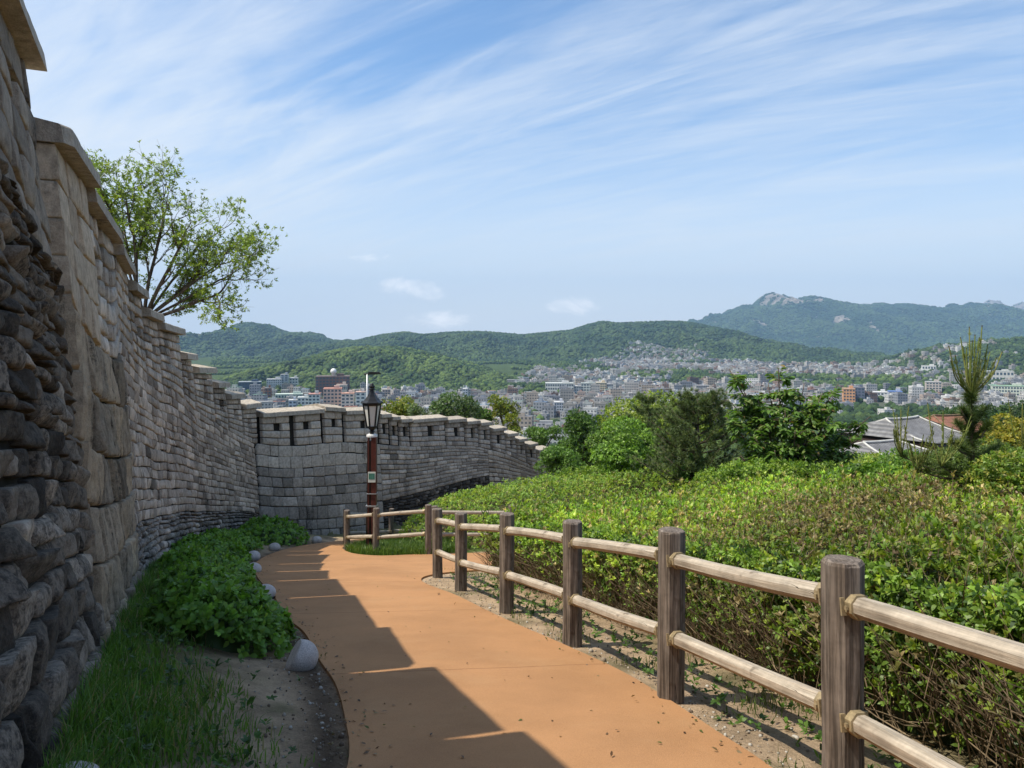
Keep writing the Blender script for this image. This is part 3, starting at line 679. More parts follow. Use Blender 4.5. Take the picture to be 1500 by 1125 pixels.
# slim camera pole beyond the wall
cp = at(538, 660, 60); pole = empty('camera_pole', (float(cp[0]), 60, float(cp[2])))
tag(pole, 'slim grey steel pole with short horizontal arm behind the lantern', 'pole')
ztop = at(538, 548, 60)[2] - cp[2]
a = Acc(); tubes(a, [(np.array([(0, 0, -1.5), (0, 0, ztop)]), .075)], 8); a.build('pole', M['steel'], pole, True)
a = Acc(); tubes(a, [(np.array([(-.25, 0, ztop), (1.1, 0, ztop + .05)]), .07)], 6); V_, f = boxv((.55, 0, ztop + .1), (.9, .25, .16)); a.add(V_, f); a.build('arm', M['iron'], pole)

# ------------------------------------------------------------------ boulders on the path edge
def boulder(px, py, D, r, label, cut=None, flat=.8, cat='boulder', group=None):
    th = np.linspace(0, np.pi, 25); ph = np.linspace(0, 2 * np.pi, 40, endpoint=False); T_, P_ = np.meshgrid(th, ph, indexing='ij')
    d = np.stack([np.sin(T_) * np.cos(P_), np.sin(T_) * np.sin(P_), np.cos(T_)], -1)
    rad = r * (1 + .03 * fbm(d * 1.8 + px, 3) + .006 * fbm(d * 9 + px, 2)); V_ = d * rad[..., None]; V_[..., 2] *= flat
    if cut is not None:
        n_ = np.array(cut[:3]) / np.linalg.norm(cut[:3]); dd = np.einsum('ijk,k->ij', V_, n_) - cut[3] * r
        V_ = V_ - np.maximum(dd, 0)[..., None] * n_ * .96
    I_ = np.arange(T_.size).reshape(T_.shape); J = np.roll(I_, -1, 1)
    f = np.stack([I_[:-1], I_[1:], J[1:], J[:-1]], -1).reshape(-1, 4)
    x = (px - 750) / F_PX * D; z = float(ground_z(x, D, None, False))
    o = mesh('boulder', V_.reshape(-1, 3), f, M['boulder'], None, None, True)
    o.location = (x, D, z + r * flat * .62); o.rotation_euler = (0, 0, rng.random())
    if cut is not None: o.rotation_euler = (0, 0, 0)
    tag(o, label, cat, group); return o
GB = 'pale boulders along the left path edge'
boulder(440, 975, 6.55, .155, 'largest pale granite boulder with a cut slanting side, on bare soil beside the path', (-.8, -.25, .5, .45), .95, group=GB)
boulder(388, 868, 10.9, .155, 'smooth pale boulder at the edge of the leafy clumps, second from the camera', group=GB)
boulder(371, 835, 14.3, .155, 'rounded pale boulder at the left path edge, third from the camera', group=GB)
boulder(371, 815, 17.2, .16, 'rounded pale boulder where the path edge swings out left, fourth from the camera', group=GB)
boulder(402, 803, 20.0, .155, 'rounded pale boulder on the outer curve of the path, fifth from the camera', group=GB)
boulder(464, 796, 23.0, .16, 'round pale boulder nearest the large-block wall at the far bend', group=GB)
boulder(97, 1150, 3.32, .14, 'flat grey stone lying in grass at the wall foot by the camera', None, .42, 'stone')
boulder(270, 806, 14.6, .16, 'pale stone leaning on the wall foot behind the shrubs', None, 1.1, 'stone')
boulder(397, 1090, 4.3, .015, 'tiny loose pebble on the bare soil by the path', None, .7, 'stone') if False else None

# ------------------------------------------------------------------ leaves
T6 = np.array([(0, 0, 0), (.32, .5, .05), (.32, -.5, .05), (.70, .38, .02), (.70, -.38, .02), (1, 0, -.10)]); F6 = np.array([(0, 2, 1), (1, 2, 4), (1, 4, 3), (3, 4, 5)])
T4 = np.array([(0, 0, 0), (.5, .5, .05), (.5, -.5, .05), (1, 0, -.08)]); F4 = np.array([(0, 2, 1), (1, 2, 3)])
def leafgeo(acc, pos, d, nrm, L, W, C, six=True):
    Tm, Fm = (T6, F6) if six else (T4, F4); N = len(pos); k = len(Tm)
    d = norm(d); sd = norm(np.cross(nrm, d)); up = np.cross(d, sd)
    L = np.broadcast_to(L, (N,)); W = np.broadcast_to(W, (N,))
    V_ = pos[:, None] + (Tm[None, :, 0] * L[:, None])[..., None] * d[:, None] + (Tm[None, :, 1] * W[:, None])[..., None] * sd[:, None] + (Tm[None, :, 2] * L[:, None])[..., None] * up[:, None]
    f = (Fm[None] + (np.arange(N) * k)[:, None, None]).reshape(-1, 3)
    acc.add(V_.reshape(-1, 3), f, np.repeat(C, k, 0))
def rndvec(N): return norm(rng.normal(0, 1, (N, 3)))
def rosettes(acc, pos, ax, k, L, W, C, open_=(.5, 1.2), six=True, cvar=.16):
    """k leaves round every twig tip"""
    N = len(pos); ax = norm(ax); ref = rndvec(N); u = norm(np.cross(ax, ref)); v = np.cross(ax, u)
    L = np.broadcast_to(L, (N,)); W = np.broadcast_to(W, (N,))
    for j in range(k):
        th = 2 * np.pi * j / k * 1.0 + rng.normal(0, .35, N) + j * .3; op = rng.uniform(open_[0], open_[1], N)
        side = np.cos(th)[:, None] * u + np.sin(th)[:, None] * v
        d = ax * np.cos(op)[:, None] + side * np.sin(op)[:, None]; nr_ = ax * np.sin(op)[:, None] - side * np.cos(op)[:, None]
        lf = L * rng.uniform(.65, 1.15, N); p = pos + ax * (rng.uniform(-.5, .15, N) * L)[:, None]
        leafgeo(acc, p, d, nr_, lf, W * lf / L, C * np.clip(rng.normal(1, cvar, (N, 1)), .5, 1.6), six)
def palette(N, cols, wts=None):
    cols = np.array(cols); i = rng.choice(len(cols), N, p=None if wts is None else np.array(wts) / np.sum(wts)); return cols[i]
def twigs(acc, p0, p1, r, n=3):
    N = len(p0); P_ = np.stack([p0, (p0 + p1) / 2 + rng.normal(0, .02, p0.shape), p1], 1)
    d = norm(p1 - p0); u = norm(np.cross(d, rndvec(N))); v = np.cross(d, u); r = np.broadcast_to(r, (N,))
    rad = r[:, None] * np.array([1.0, .8, .45])
    th = np.arange(3) * 2 * np.pi / 3
    V_ = P_[:, :, None] + rad[:, :, None, None] * (np.cos(th)[None, None, :, None] * u[:, None, None] + np.sin(th)[None, None, :, None] * v[:, None, None])
    I_ = np.arange(9).reshape(3, 3); J = np.roll(I_, -1, 1); f = np.stack([I_[:-1], J[:-1], J[1:], I_[1:]], -1).reshape(-1, 4)
    acc.add(V_.reshape(-1, 3), (f[None] + (np.arange(N) * 9)[:, None, None]).reshape(-1, 4))
YG = (.28, .365, .042); BG = (.19, .315, .042); MG = (.13, .215, .034); DG = (.045, .09, .022); TAN = (.42, .33, .155); OL = (.22, .22, .06)
# ------------------------------------------------------------------ hedges
def hedge(label, inside, ylo, yhi, xhi, dens, hfun, leafL, front, dry):
    root = empty('hedge', (float(front(ylo + 3)) + 1, ylo + 3, float(ground_z(front(ylo + 3) + 1, ylo + 3, None, False)))); tag(root, label, 'hedge'); inv = Matrix.Translation(-root.location)
    acc = Acc(); tw = Acc()
    N = int(dens * (yhi - ylo) * 10); y = rng.uniform(ylo, yhi, N); x = front(y) + rng.uniform(0, 1, N) * np.maximum(xhi(y) - front(y), .2)
    keep = rng.random(N) < np.clip(7.0 / y, .28, 1.0) ** 1.1 * (np.maximum(xhi(y) - front(y), .2) / 10) * inside(x, y); x, y = x[keep], y[keep]
    e = x - front(y); er = np.clip(e / .45, 0, 1); er = np.sqrt(1 - (1 - er) ** 2)
    g0 = ground_z(x, y, None, False); h = hfun(x, y); lum = np.abs(n2(x, y, 1.6, 31, 3))
    z = g0 + h * (.45 + .55 * er) + .10 * n2(x, y, 2.2, 30, 3) + rng.normal(0, .035, len(x)) - np.abs(rng.normal(0, .09, len(x)))
    sz = leafL * np.clip(y / 9, .9, 2.0) ** .7 * (1 + .45 * n2(x, y, .9, 36, 3)) * np.clip(rng.normal(1, .18, len(x)), .6, 1.6)
    axx = norm(np.stack([-(1 - er) * .9, -(1 - er) * .35, np.full(len(x), .9)], -1) + rng.normal(0, .38, (len(x), 3)))
    dm = dry(x, y); C = palette(len(x), [YG, BG, MG, OL], [.36, .34, .2, .10]); isd = rng.random(len(x)) < dm
    C[isd] = palette(isd.sum(), [TAN, OL, YG, (.19, .13, .07)], [.45, .25, .15, .15])
    zoneb = soft((n2(x, y, .55, 33, 3) + .15) / .4)[:, None]; C = C * (.72 + .5 * zoneb) * (.9 + .25 * soft((y - 6) / 6))[:, None]
    rosettes(acc, np.stack([x, y, z], -1), axx, 6, sz, sz * .40, C)
    # upright leading shoots above the clipped top
    q = rng.random(len(x)) < .10; p1 = np.stack([x[q], y[q], z[q] + rng.uniform(.04, .26, q.sum())], -1)
    rosettes(acc, p1, norm(np.stack([rng.normal(0, .3, q.sum()), rng.normal(0, .3, q.sum()), np.ones(q.sum())], -1)), 5, sz[q], sz[q] * .4, C[q] * 1.1, (.3, .9))
    twigs(tw, p1 - np.array([0, 0, .35]) + rng.normal(0, .04, p1.shape), p1, .003)
    Nd = 2600; yd = rng.uniform(ylo, yhi, Nd); xd = front(yd) + rng.random(Nd) * np.maximum(xhi(yd) - front(yd), .2); kd = rng.random(Nd) < dry(xd, yd) * 1.2; xd, yd = xd[kd], yd[kd]
    zd = ground_z(xd, yd, None, False) + hfun(xd, yd) - .16; a_ = np.stack([xd, yd, zd], -1); twigs(tw, a_, a_ + np.stack([rng.normal(0, .1, len(xd)), rng.normal(0, .1, len(xd)), rng.uniform(.12, .34, len(xd))], -1), rng.uniform(.0025, .0045, len(xd)))
    # front face
    Nf = int(dens * (yhi - ylo) * 1.15); y = rng.uniform(ylo, yhi, Nf); keep = rng.random(Nf) < np.clip(6 / y, .3, 1); y = y[keep]; hh = rng.beta(1.7, 1.1, len(y)); dep = np.abs(rng.normal(0, .12, len(y)))
    x = front(y) + dep + .10 * n2(y, hh * 2, 1.8, 35, 3) + .16 * (1 - hh) + .05; k = inside(x + .3, y) > .5; x, y, hh = x[k], y[k], hh[k]
    z = ground_z(x, y, None, False) + .08 + hh * (hfun(x, y) * .9)
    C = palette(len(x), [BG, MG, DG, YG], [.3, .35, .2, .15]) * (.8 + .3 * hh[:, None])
    sz = leafL * np.clip(y / 9, .9, 2.0) ** .7
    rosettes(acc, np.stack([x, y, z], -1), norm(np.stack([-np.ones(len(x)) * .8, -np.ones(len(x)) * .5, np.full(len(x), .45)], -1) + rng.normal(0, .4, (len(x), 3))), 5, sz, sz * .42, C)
    # stems and dry branchlets inside
    Ns = int(420 * (yhi - ylo)); y = rng.uniform(ylo, yhi, Ns); x = front(y) + .12 + np.abs(rng.normal(0, .35, Ns)); k = inside(x + .3, y) > .5; x, y = x[k], y[k]
    g0 = ground_z(x, y, None, False); hfn = hfun(x, y)
    a_ = np.stack([x, y, g0 + rng.uniform(0, .45, len(x))], -1); b_ = a_ + np.stack([rng.normal(-.08, .22, len(x)), rng.normal(0, .22, len(x)), rng.uniform(.15, .65, len(x))], -1)
    b_[:, 2] = np.minimum(b_[:, 2], g0 + hfn * .95)
    twigs(tw, a_, b_, rng.uniform(.0025, .006, len(x)))
    # dark sheet inside the leaves: interior shade put in as colour, closes the mass
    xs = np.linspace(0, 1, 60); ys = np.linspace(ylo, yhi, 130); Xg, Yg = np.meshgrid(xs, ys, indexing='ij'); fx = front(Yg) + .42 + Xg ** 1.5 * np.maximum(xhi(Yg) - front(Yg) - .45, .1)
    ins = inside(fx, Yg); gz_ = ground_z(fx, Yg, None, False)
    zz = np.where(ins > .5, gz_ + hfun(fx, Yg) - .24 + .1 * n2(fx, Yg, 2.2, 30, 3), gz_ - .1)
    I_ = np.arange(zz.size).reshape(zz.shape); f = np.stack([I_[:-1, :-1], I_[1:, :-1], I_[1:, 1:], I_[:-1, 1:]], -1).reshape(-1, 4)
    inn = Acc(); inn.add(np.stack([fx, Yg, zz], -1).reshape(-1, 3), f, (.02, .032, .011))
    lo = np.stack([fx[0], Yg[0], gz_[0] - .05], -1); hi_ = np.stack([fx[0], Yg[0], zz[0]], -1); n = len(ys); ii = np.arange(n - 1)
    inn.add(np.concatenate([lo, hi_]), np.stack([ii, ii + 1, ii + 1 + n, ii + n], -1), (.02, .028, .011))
    for ob in (acc.build('leaves', M['leaf'], root), tw.build('stems', M['twig'], root), inn.build('inner_shade', M['leaf'], root, True)): ob.matrix_parent_inverse = inv
    return root
dryA = lambda x, y: np.clip(.09 + .75 * np.exp(-((x - .42 * y - .5) / 2.2) ** 2 - ((y - 8.0) / 2.6) ** 2) * (.4 + n2(x, y, 1.1, 40, 3) * 1.2 + .45), 0, .85)
hedge('broad waist-high clipped hedge with dry tan patches behind the long fence',
      lambda x, y: ((y < 14.1 - .6 * np.exp(-(x + .2) ** 2)) & (x > -.95)).astype(float), 1.6, 14.2, lambda y: .80 * y + 1.2, 820,
      lambda x, y: 1.12 + .17 * n2(x, y, .75, 51, 3) + .12 * n2(x, y, 1.9, 54, 2), .054, lambda y: xf(y) + .76 + .22 * n2(y, y * 0, .9, 52, 3), dryA)
# ------------------------------------------------------------------ leafy clumps in the bed on the left
def clump(name, label, x, y, rx, ry, h, n, L, cols, wts, wl=.62, cat='shrub', group=None, six=True, k=5, zoff=0.0, droop=0.0, inner=True):
    g0 = float(ground_z(x, y, None, False)); root = empty(name, (x, y, g0 + zoff)); tag(root, label, cat, group)
    u = rng.random(n); th = rng.random(n) * 2 * np.pi; r_ = np.sqrt(u)
    lump = n2(np.cos(th) * r_ * 2.4 + x, np.sin(th) * r_ * 2.4 + y, 1.0, 61, 3)
    px_ = np.cos(th) * r_ * rx * (1 + .16 * n2(np.cos(th) + x, np.sin(th) + y, 2.2, 60, 2)); py_ = np.sin(th) * r_ * ry
    zt = h * np.sqrt(np.clip(1 - r_ ** 2.6, .0, 1)) * (1 + .28 * lump); z = zt * (1 - np.abs(rng.normal(0, .13, n))) + .03 + rng.normal(0, .02, n)
    lowm = rng.random(n) < .22; z = np.where(lowm, zt * rng.random(n), z)
    z = z + ground_z(x + px_, y + py_, None, False) - g0
    ax_ = norm(np.stack([np.cos(th) * r_ ** 2 * .9, np.sin(th) * r_ ** 2 * .9, np.full(n, .8 - droop)], -1) + rng.normal(0, .33, (n, 3)))
    a = Acc(); rosettes(a, np.stack([px_, py_, z], -1), ax_, k, L, L * wl, palette(n, cols, wts), (.6, 1.35), six); a.build('leaves', M['leaf'], root)
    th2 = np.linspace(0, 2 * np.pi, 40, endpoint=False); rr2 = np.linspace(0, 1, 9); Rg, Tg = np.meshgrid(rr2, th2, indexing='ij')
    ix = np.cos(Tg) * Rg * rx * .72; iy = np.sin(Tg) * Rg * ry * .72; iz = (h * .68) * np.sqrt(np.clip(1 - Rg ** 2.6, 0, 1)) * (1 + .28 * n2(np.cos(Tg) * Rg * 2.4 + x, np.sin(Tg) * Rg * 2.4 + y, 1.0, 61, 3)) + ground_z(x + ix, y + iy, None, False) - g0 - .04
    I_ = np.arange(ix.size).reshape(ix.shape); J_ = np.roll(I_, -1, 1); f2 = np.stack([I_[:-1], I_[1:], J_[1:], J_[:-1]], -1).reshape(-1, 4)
    mesh('inner_shade', np.stack([ix, iy, iz], -1).reshape(-1, 3), f2, M['leaf'], root, np.tile(np.array(cols[-1]) * .6, (ix.size, 1)), True)  # dark inner dome: the shade inside the clump put in as colour
    tw = Acc(); m = max(12, n // 8); q = rng.integers(0, n, m); b_ = np.stack([px_, py_, z], -1)[q]; a_ = b_ * np.array([.25, .25, 0]) + np.array([0, 0, -.03])
    twigs(tw, a_, b_, .005 + .0015 * h); tw.build('stems', M['twig'], root)
    return root
LB = 'leafy clumps in the bed below the wall'
LC = [(.15, .29, .04), (.12, .24, .036), (.20, .35, .055), (.08, .16, .03)]; LWt = [.4, .3, .2, .1]
clump('leafy_shrub', 'nearest broad-leaved green clump beside the bare soil', -2.78, 7.2, .62, .80, .46, 900, .085, LC, LWt, group=LB)
clump('leafy_shrub', 'second broad-leaved clump directly behind the nearest one', -3.75, 9.35, .60, .98, .42, 800, .085, LC, LWt, group=LB)
clump('leafy_shrub', 'third broad-leaved clump in front of the leaning pale stone', -5.0, 12.3, .62, 1.2, .40, 650, .095, LC, LWt, group=LB)
clump('leafy_shrub', 'fourth clump of the strip, low against the small squared stones', -6.3, 15.7, .60, 1.4, .40, 560, .10, LC, LWt, group=LB)
clump('leafy_shrub', 'dark leafy clump behind the two boulders on the outer curve', -7.1, 18.9, .60, 1.3, .36, 460, .11, LC, LWt, group=LB)
clump('leafy_shrub', 'farthest dark clump where the wall turns to large grey blocks', -7.1, 22.2, .95, 1.5, .48, 520, .11, LC, LWt, group=LB)

HC = [YG, BG, MG, OL]; HW = [.36, .34, .2, .10]
clump('hedge', 'further bright green hedge beyond the side path, rounded at its left end', 1.6, 23.3, 5.2, 3.5, 1.75, 9000, .085, HC, HW, wl=.42, cat='hedge', k=5)
clump('hedge', 'low far corner of hedge joining the further hedge to the bushes behind', 9.0, 22.5, 5.5, 4.5, 1.7, 6000, .10, HC, HW, wl=.42, cat='hedge', k=5)

# grass and weeds (stuff)
def blades(acc, x, y, h, wd, C, lean=.35):
    N = len(x); z = ground_z(x, y, None, True); p = np.stack([x, y, z - .01], -1); th = rng.random(N) * 2 * np.pi; u = np.stack([np.cos(th), np.sin(th), 0 * th], -1)
    le = rng.normal(0, lean, (N, 3)); le[:, 2] = 0; h = np.broadcast_to(h, (N,))
    mid = p + np.stack([0 * h, 0 * h, h * .55], -1) + le * h[:, None] * .3; tip = p + np.stack([0 * h, 0 * h, h], -1) * (1 - .25 * np.linalg.norm(le, axis=1))[:, None] + le * h[:, None]
    V_ = np.stack([p - u * wd, p + u * wd, mid + u * wd * .8, mid - u * wd * .8, tip], 1).reshape(-1, 3); b_ = (np.arange(N) * 5)[:, None]
    acc.add(V_, [np.array([[0, 1, 2, 3]]) + b_, np.array([[3, 2, 4]]) + b_], np.repeat(C, 5, 0))
acc = Acc()
N = 42000; y = 2.9 + 21 * rng.random(N) ** 1.8; t_ = rng.random(N) ** 1.3; wx = np.interp(y, WY, WX); x = wx + .05 + t_ * (xl(y) - wx - .1)
d_ = x - wx; dens = np.clip(1.1 - d_ / 1.15 + .9 * n2(x, y, 1.4, 70, 3), 0, 1) ** 1.3; k = rng.random(N) < dens; x, y, d_ = x[k], y[k], d_[k]
hgt = np.clip(.16 - .06 * d_ + .05 * n2(x, y, 1.2, 71, 2), .03, .3) * rng.uniform(.5, 1.5, len(x))
blades(acc, x, y, hgt, .0045, palette(len(x), [(.10, .20, .034), (.14, .24, .045), (.07, .14, .026), (.28, .24, .13)], [.4, .3, .2, .1]))
N = 16000; x = rng.uniform(-4.4, -1.2, N); y = rng.uniform(18.3, 24.5, N); k = (x + 2.8) ** 2 / 3.4 + (y - 21) ** 2 / 8 < 1; x, y = x[k], y[k]
blades(acc, x, y, rng.uniform(.1, .32, len(x)), .008, palette(len(x), [(.10, .17, .03), (.13, .19, .035), (.07, .13, .025)]))
N = 12000; y = 2.4 + 13 * rng.random(N) ** 1.5; x = xf(y) + rng.uniform(-.05, 1.0, N); k = rng.random(N) < np.clip(n2(x, y, 1.5, 73, 3) * 2.2 - .1, 0, 1); x, y = x[k], y[k]
blades(acc, x, y, rng.uniform(.03, .12, len(x)), .004, palette(len(x), [(.10, .15, .03), (.15, .16, .05), (.07, .12, .025)]))
tag(acc.build('grass', M['leaf']), 'thin grass along the wall foot, round the lamp and under the fence', 'grass', kind='stuff')
acc = Acc()
N = 620; y = 3.0 + 9 * rng.random(N) ** 1.5; wx = np.interp(y, WY, WX); x = wx + .15 + rng.random(N) * (xl(y) - wx - .4); k = rng.random(N) < np.clip(1.0 - (x - wx) / 1.3 + .5 * n2(x, y, 1.5, 75, 2), .05, 1); x, y = x[k], y[k]
pz = ground_z(x, y, None, True); hh = rng.uniform(.02, .14, len(x)); pz = pz + hh
rosettes(acc, np.stack([x, y, pz], -1), norm(rng.normal(0, .3, (len(x), 3)) + [0, 0, 1]), 6, rng.uniform(.03, .065, len(x)), .024, palette(len(x), [(.075, .15, .03), (.06, .12, .025), (.05, .10, .03)]), (.7, 1.4))
N = 420; y = 2.6 + 11 * rng.random(N) ** 1.3; x = xf(y) + rng.uniform(.1, .9, N); pz = ground_z(x, y, None, True) + rng.uniform(.01, .12, N)
rosettes(acc, np.stack([x, y, pz], -1), norm(rng.normal(0, .3, (N, 3)) + [0, 0, 1]), 6, rng.uniform(.03, .07, N), .024, palette(N, [(.10, .18, .03), (.07, .14, .025)]), (.7, 1.4))
tag(acc.build('ground_weeds', M['leaf']), 'low broad-leaved weeds scattered in the earth beside path and fence', 'weeds', kind='stuff')
# loose grit on the earth edges
acc = Acc(); ico = bmesh.new(); bmesh.ops.create_icosphere(ico, subdivisions=1, radius=1); IV = np.array([v.co[:] for v in ico.verts]); IF = np.array([[v.index for v in f.verts] for f in ico.faces]); ico.free()
N = 2600; y = 2.5 + 14 * rng.random(N) ** 1.8; side = rng.random(N) < .5
re_ = np.interp(y, RE[::-1, 1], RE[::-1, 0]); x = np.where(side, xl(y) - np.abs(rng.normal(0, .35, N)) - .02, re_ + np.abs(rng.normal(.0, .35, N)) + .03)
r_ = np.clip(rng.lognormal(-4.9, .45, N), .003, .03); z = ground_z(x, y, None, True) + r_ * .3
V_ = IV[None] * (r_[:, None] * rng.uniform(.6, 1.3, (N, 3)))[:, None, :] + np.stack([x, y, z], -1)[:, None]
acc.add(V_.reshape(-1, 3), (IF[None] + (np.arange(N) * len(IV))[:, None, None]).reshape(-1, 3), np.repeat(palette(N, [(.34, .29, .23), (.24, .19, .14), (.14, .10, .07), (.42, .39, .34)]), len(IV), 0))
tag(acc.build('gravel', M['painted'], None, True), 'loose grit and crumbs of earth along both path edges', 'gravel', kind='stuff')

acc = Acc(); N = 900; y = 3.2 + 15 * rng.random(N) ** 1.6; sd_ = rng.random(N) < .62; mid_ = rng.random(N) < .10
re_ = np.interp(y, RE[::-1, 1], RE[::-1, 0]); x = np.where(sd_, xl(y) + rng.normal(.0, .13, N), re_ + rng.normal(.12, .2, N)); x = np.where(mid_, xl(y) + rng.random(N) * (re_ - xl(y)), x)
z = np.where((x > xl(y)) & (x < re_), -.2 * y + .040, ground_z(x, y, None, True) + .012); nl_ = norm(rng.normal(0, .35, (N, 3)) + [0, .2, 1]); d = norm(np.cross(nl_, rndvec(N)))
leafgeo(acc, np.stack([x, y, z], -1), d, nl_, rng.uniform(.015, .05, N), .016, palette(N, [(.10, .06, .03), (.16, .10, .05), (.06, .035, .02), (.24, .18, .09), (.10, .12, .03)]))
tag(acc.build('leaf_litter', M['leaf']), 'dry brown leaf scraps along both edges of the orange path', 'leaf litter', kind='stuff')

# ------------------------------------------------------------------ trees
def grow(p, d, L, r, depth, lines, tips, spread=.6, up=.12, kids=(2, 3), shrink=.72):
    n = 5; P_ = [np.array(p)]; dd = np.array(d, float)
    for i in range(n):
        dd = norm(dd + rng.normal(0, .12, 3) + np.array([0, 0, up])); P_.append(P_[-1] + dd * L / n)
    r1 = r * .62; lines.append((np.array(P_), np.linspace(r, r1, n + 1)))
    if depth <= 1:
        for k in range(1, n + 1): tips.append((P_[k], dd))
    if depth == 0: return
    for j in range(rng.integers(kids[0], kids[1] + 1)):
        q = P_[-1] if j < 2 else P_[rng.integers(2, n)]
        grow(q, norm(dd + rng.normal(0, spread, 3)), L * shrink * rng.uniform(.8, 1.15), r1 * (.9 if j == 0 else .72), depth - 1, lines, tips, spread, up, kids, shrink)
# airy tree behind the wall
TB = at(208, 500, 21.5); tz = float(ground_z(TB[0], TB[1], np.array([-2.]), False)); tree = empty('airy_tree', (float(TB[0]), float(TB[1]), tz))
tag(tree, 'airy tree with thin spreading limbs and sparse fresh leaves behind the wall', 'tree'); inv = Matrix.Translation(-tree.location)
lines, tips = [], []
fork = at(210, 470, 21.5); P0 = np.array([fork[0] + .1, fork[1], tz])
lines.append((np.array([P0, (P0 + fork) / 2 + [.08, 0, 0], fork]), np.array([.19, .15, .13])))
for (px, py, dD, r_) in ((150, 340, .4, .055), (196, 345, -.4, .07), (232, 350, .6, .06), (262, 365, -.3, .065), (290, 405, .3, .06), (318, 432, -.5, .06), (160, 305, -.6, .05), (262, 452, .5, .035), (322, 410, .2, .045), (292, 358, .4, .045), (318, 388, -.3, .04), (180, 330, .5, .05), (240, 318, .2, .045)):
    q = at(px, py, 21.5 + dD); d0 = q - fork; L0 = np.linalg.norm(d0); mid = fork + d0 * .5 + np.array([-.10, 0, -.10]) * L0 * .3
    lines.append((np.array([fork, fork + d0 * .25 + (mid - fork - d0 * .5) * .6, mid, fork + d0 * .78, q]), np.linspace(r_, r_ * .6, 5)))
    for j in range(4): grow((q, q, mid, fork + d0 * .78)[j], norm(d0 / L0 + rng.normal(0, .38, 3)), max(L0, 1.6) * .235, r_ * .5, 3, lines, tips, .48, .02, (2, 4), .80)
a = Acc(); tubes(a, lines, 5); o = a.build('trunk', M['bark'], tree, True); o.matrix_parent_inverse = inv
tp = np.array([q for q, _ in tips]); td = np.array([d for _, d in tips])
pxs = 750 + F_PX * tp[:, 0] / tp[:, 1]; pys = 505 + F_PX * (CZ - tp[:, 2]) / tp[:, 1]
a = Acc(); rep = 2; tp = np.repeat(tp, rep, 0); td = np.repeat(td, rep, 0); left_w = np.clip((330 - np.repeat(pxs, rep)) / 170, .45, 1); k = rng.random(len(tp)) < left_w * .46; tp, td = tp[k], td[k]
tp = tp + rng.normal(0, .09, tp.shape); rosettes(a, tp, norm(td * .5 + rng.normal(0, .5, tp.shape) + [0, 0, .2]), 6, .105, .038, palette(len(tp), [(.22, .31, .04), (.28, .35, .045), (.17, .25, .04), (.15, .20, .07)]), (.6, 1.3), False)
o = a.build('crown', M['leaf'], tree); o.matrix_parent_inverse = inv

def lumpy_tree(name, label, px, py_top, py_bot, D, wpx, n, L, cols, wts, cat='tree', group=None, lumps=14, wl=.5, k=5, six=False, trunk_r=.08, dD=None, open_=(.6, 1.3), shade=0.0, hang=0.0):
    top = at(px, py_top, D); bot = at(px, py_bot, D); gz0 = float(ground_z(top[0], D, np.array([9.]), False)); gz0 = min(gz0, float(bot[2]) + .3)
    H_ = float(top[2] - bot[2]); W_ = wpx / F_PX * D / 2; dp = dD or W_
    root = empty(name, (float(top[0]), D, gz0)); tag(root, label, cat, group)
    c = np.array([0, 0, float(bot[2]) - gz0 + H_ * .5])
    cen = []; rad = []
    while len(cen) < lumps:
        v = rng.uniform(-1, 1, 3)
        if np.linalg.norm(v) > 1: continue
        cen.append(v * np.array([W_, dp, H_ / 2]) * .66); rad.append(rng.uniform(.30, .46))
    cen = np.array(cen) + c; rad = np.array(rad); sc3 = np.array([W_, dp, H_ / 2 * 1.0])
    li = rng.integers(0, lumps, n); v = rndvec(n); v[:, 2] = np.where(rng.random(n) < .55, np.abs(v[:, 2]), v[:, 2]); v = norm(v)
    p = cen[li] + v * (rad[li] * np.where(rng.random(n) < .8, rng.uniform(.85, 1.08, n), rng.uniform(.3, .9, n)))[:, None] * sc3
    tone = np.clip(rng.normal(1, .13, lumps), .7, 1.35)[li][:, None]
    a = Acc(); rosettes(a, p, norm(v + rng.normal(0, .45, (n, 3)) + [0, 0, .25 - hang]), k, L, L * wl, palette(n, cols, wts) * tone, open_, six); a.build('crown', M['leaf'], root)
    lines = []; base_ = np.array([0, 0, -.1]); mid = np.array([0, 0, max(c[2] - H_ * .35, .15)])
    lines.append((np.array([base_, mid]), np.array([trunk_r, trunk_r * .8])))
    for q in cen: lines.append((np.array([mid, (mid + q) / 2 + rng.normal(0, .06, 3) * W_, q]), np.array([trunk_r * .6, trunk_r * .4, trunk_r * .15])))
    a = Acc(); tubes(a, lines, 6); a.build('trunk', M['bark'], root, True)
    return root
GR = [(.085, .165, .028), (.11, .21, .036), (.06, .12, .022), (.14, .24, .045)]; YL = [(.22, .25, .03), (.17, .22, .03), (.28, .28, .04), (.12, .17, .03)]
PALE = [(.11, .17, .06), (.15, .20, .09), (.08, .13, .04), (.18, .22, .11)]
BT = 'trees showing over the wall'
lumpy_tree('broadleaf_tree', 'yellow-green tree just right of the lantern, over the wall', 585, 574, 640, 55, 72, 1100, .20, YL, None, group=BT, lumps=12)
lumpy_tree('broadleaf_tree', 'thin olive tree between the lantern-side tree and the widest green one', 614, 588, 640, 53, 40, 420, .17, PALE, None, group=BT, lumps=8)
lumpy_tree('broadleaf_tree', 'widest pale-topped green tree rising over the middle of the wall', 664, 568, 650, 56, 92, 1700, .20, [(.07, .13, .03), (.10, .17, .05), (.17, .22, .11), (.05, .10, .025)], None, group=BT, lumps=16)
lumpy_tree('broadleaf_tree', 'small dark green tree left of the yellowest tree', 708, 586, 650, 58, 38, 500, .19, GR, None, group=BT, lumps=8)
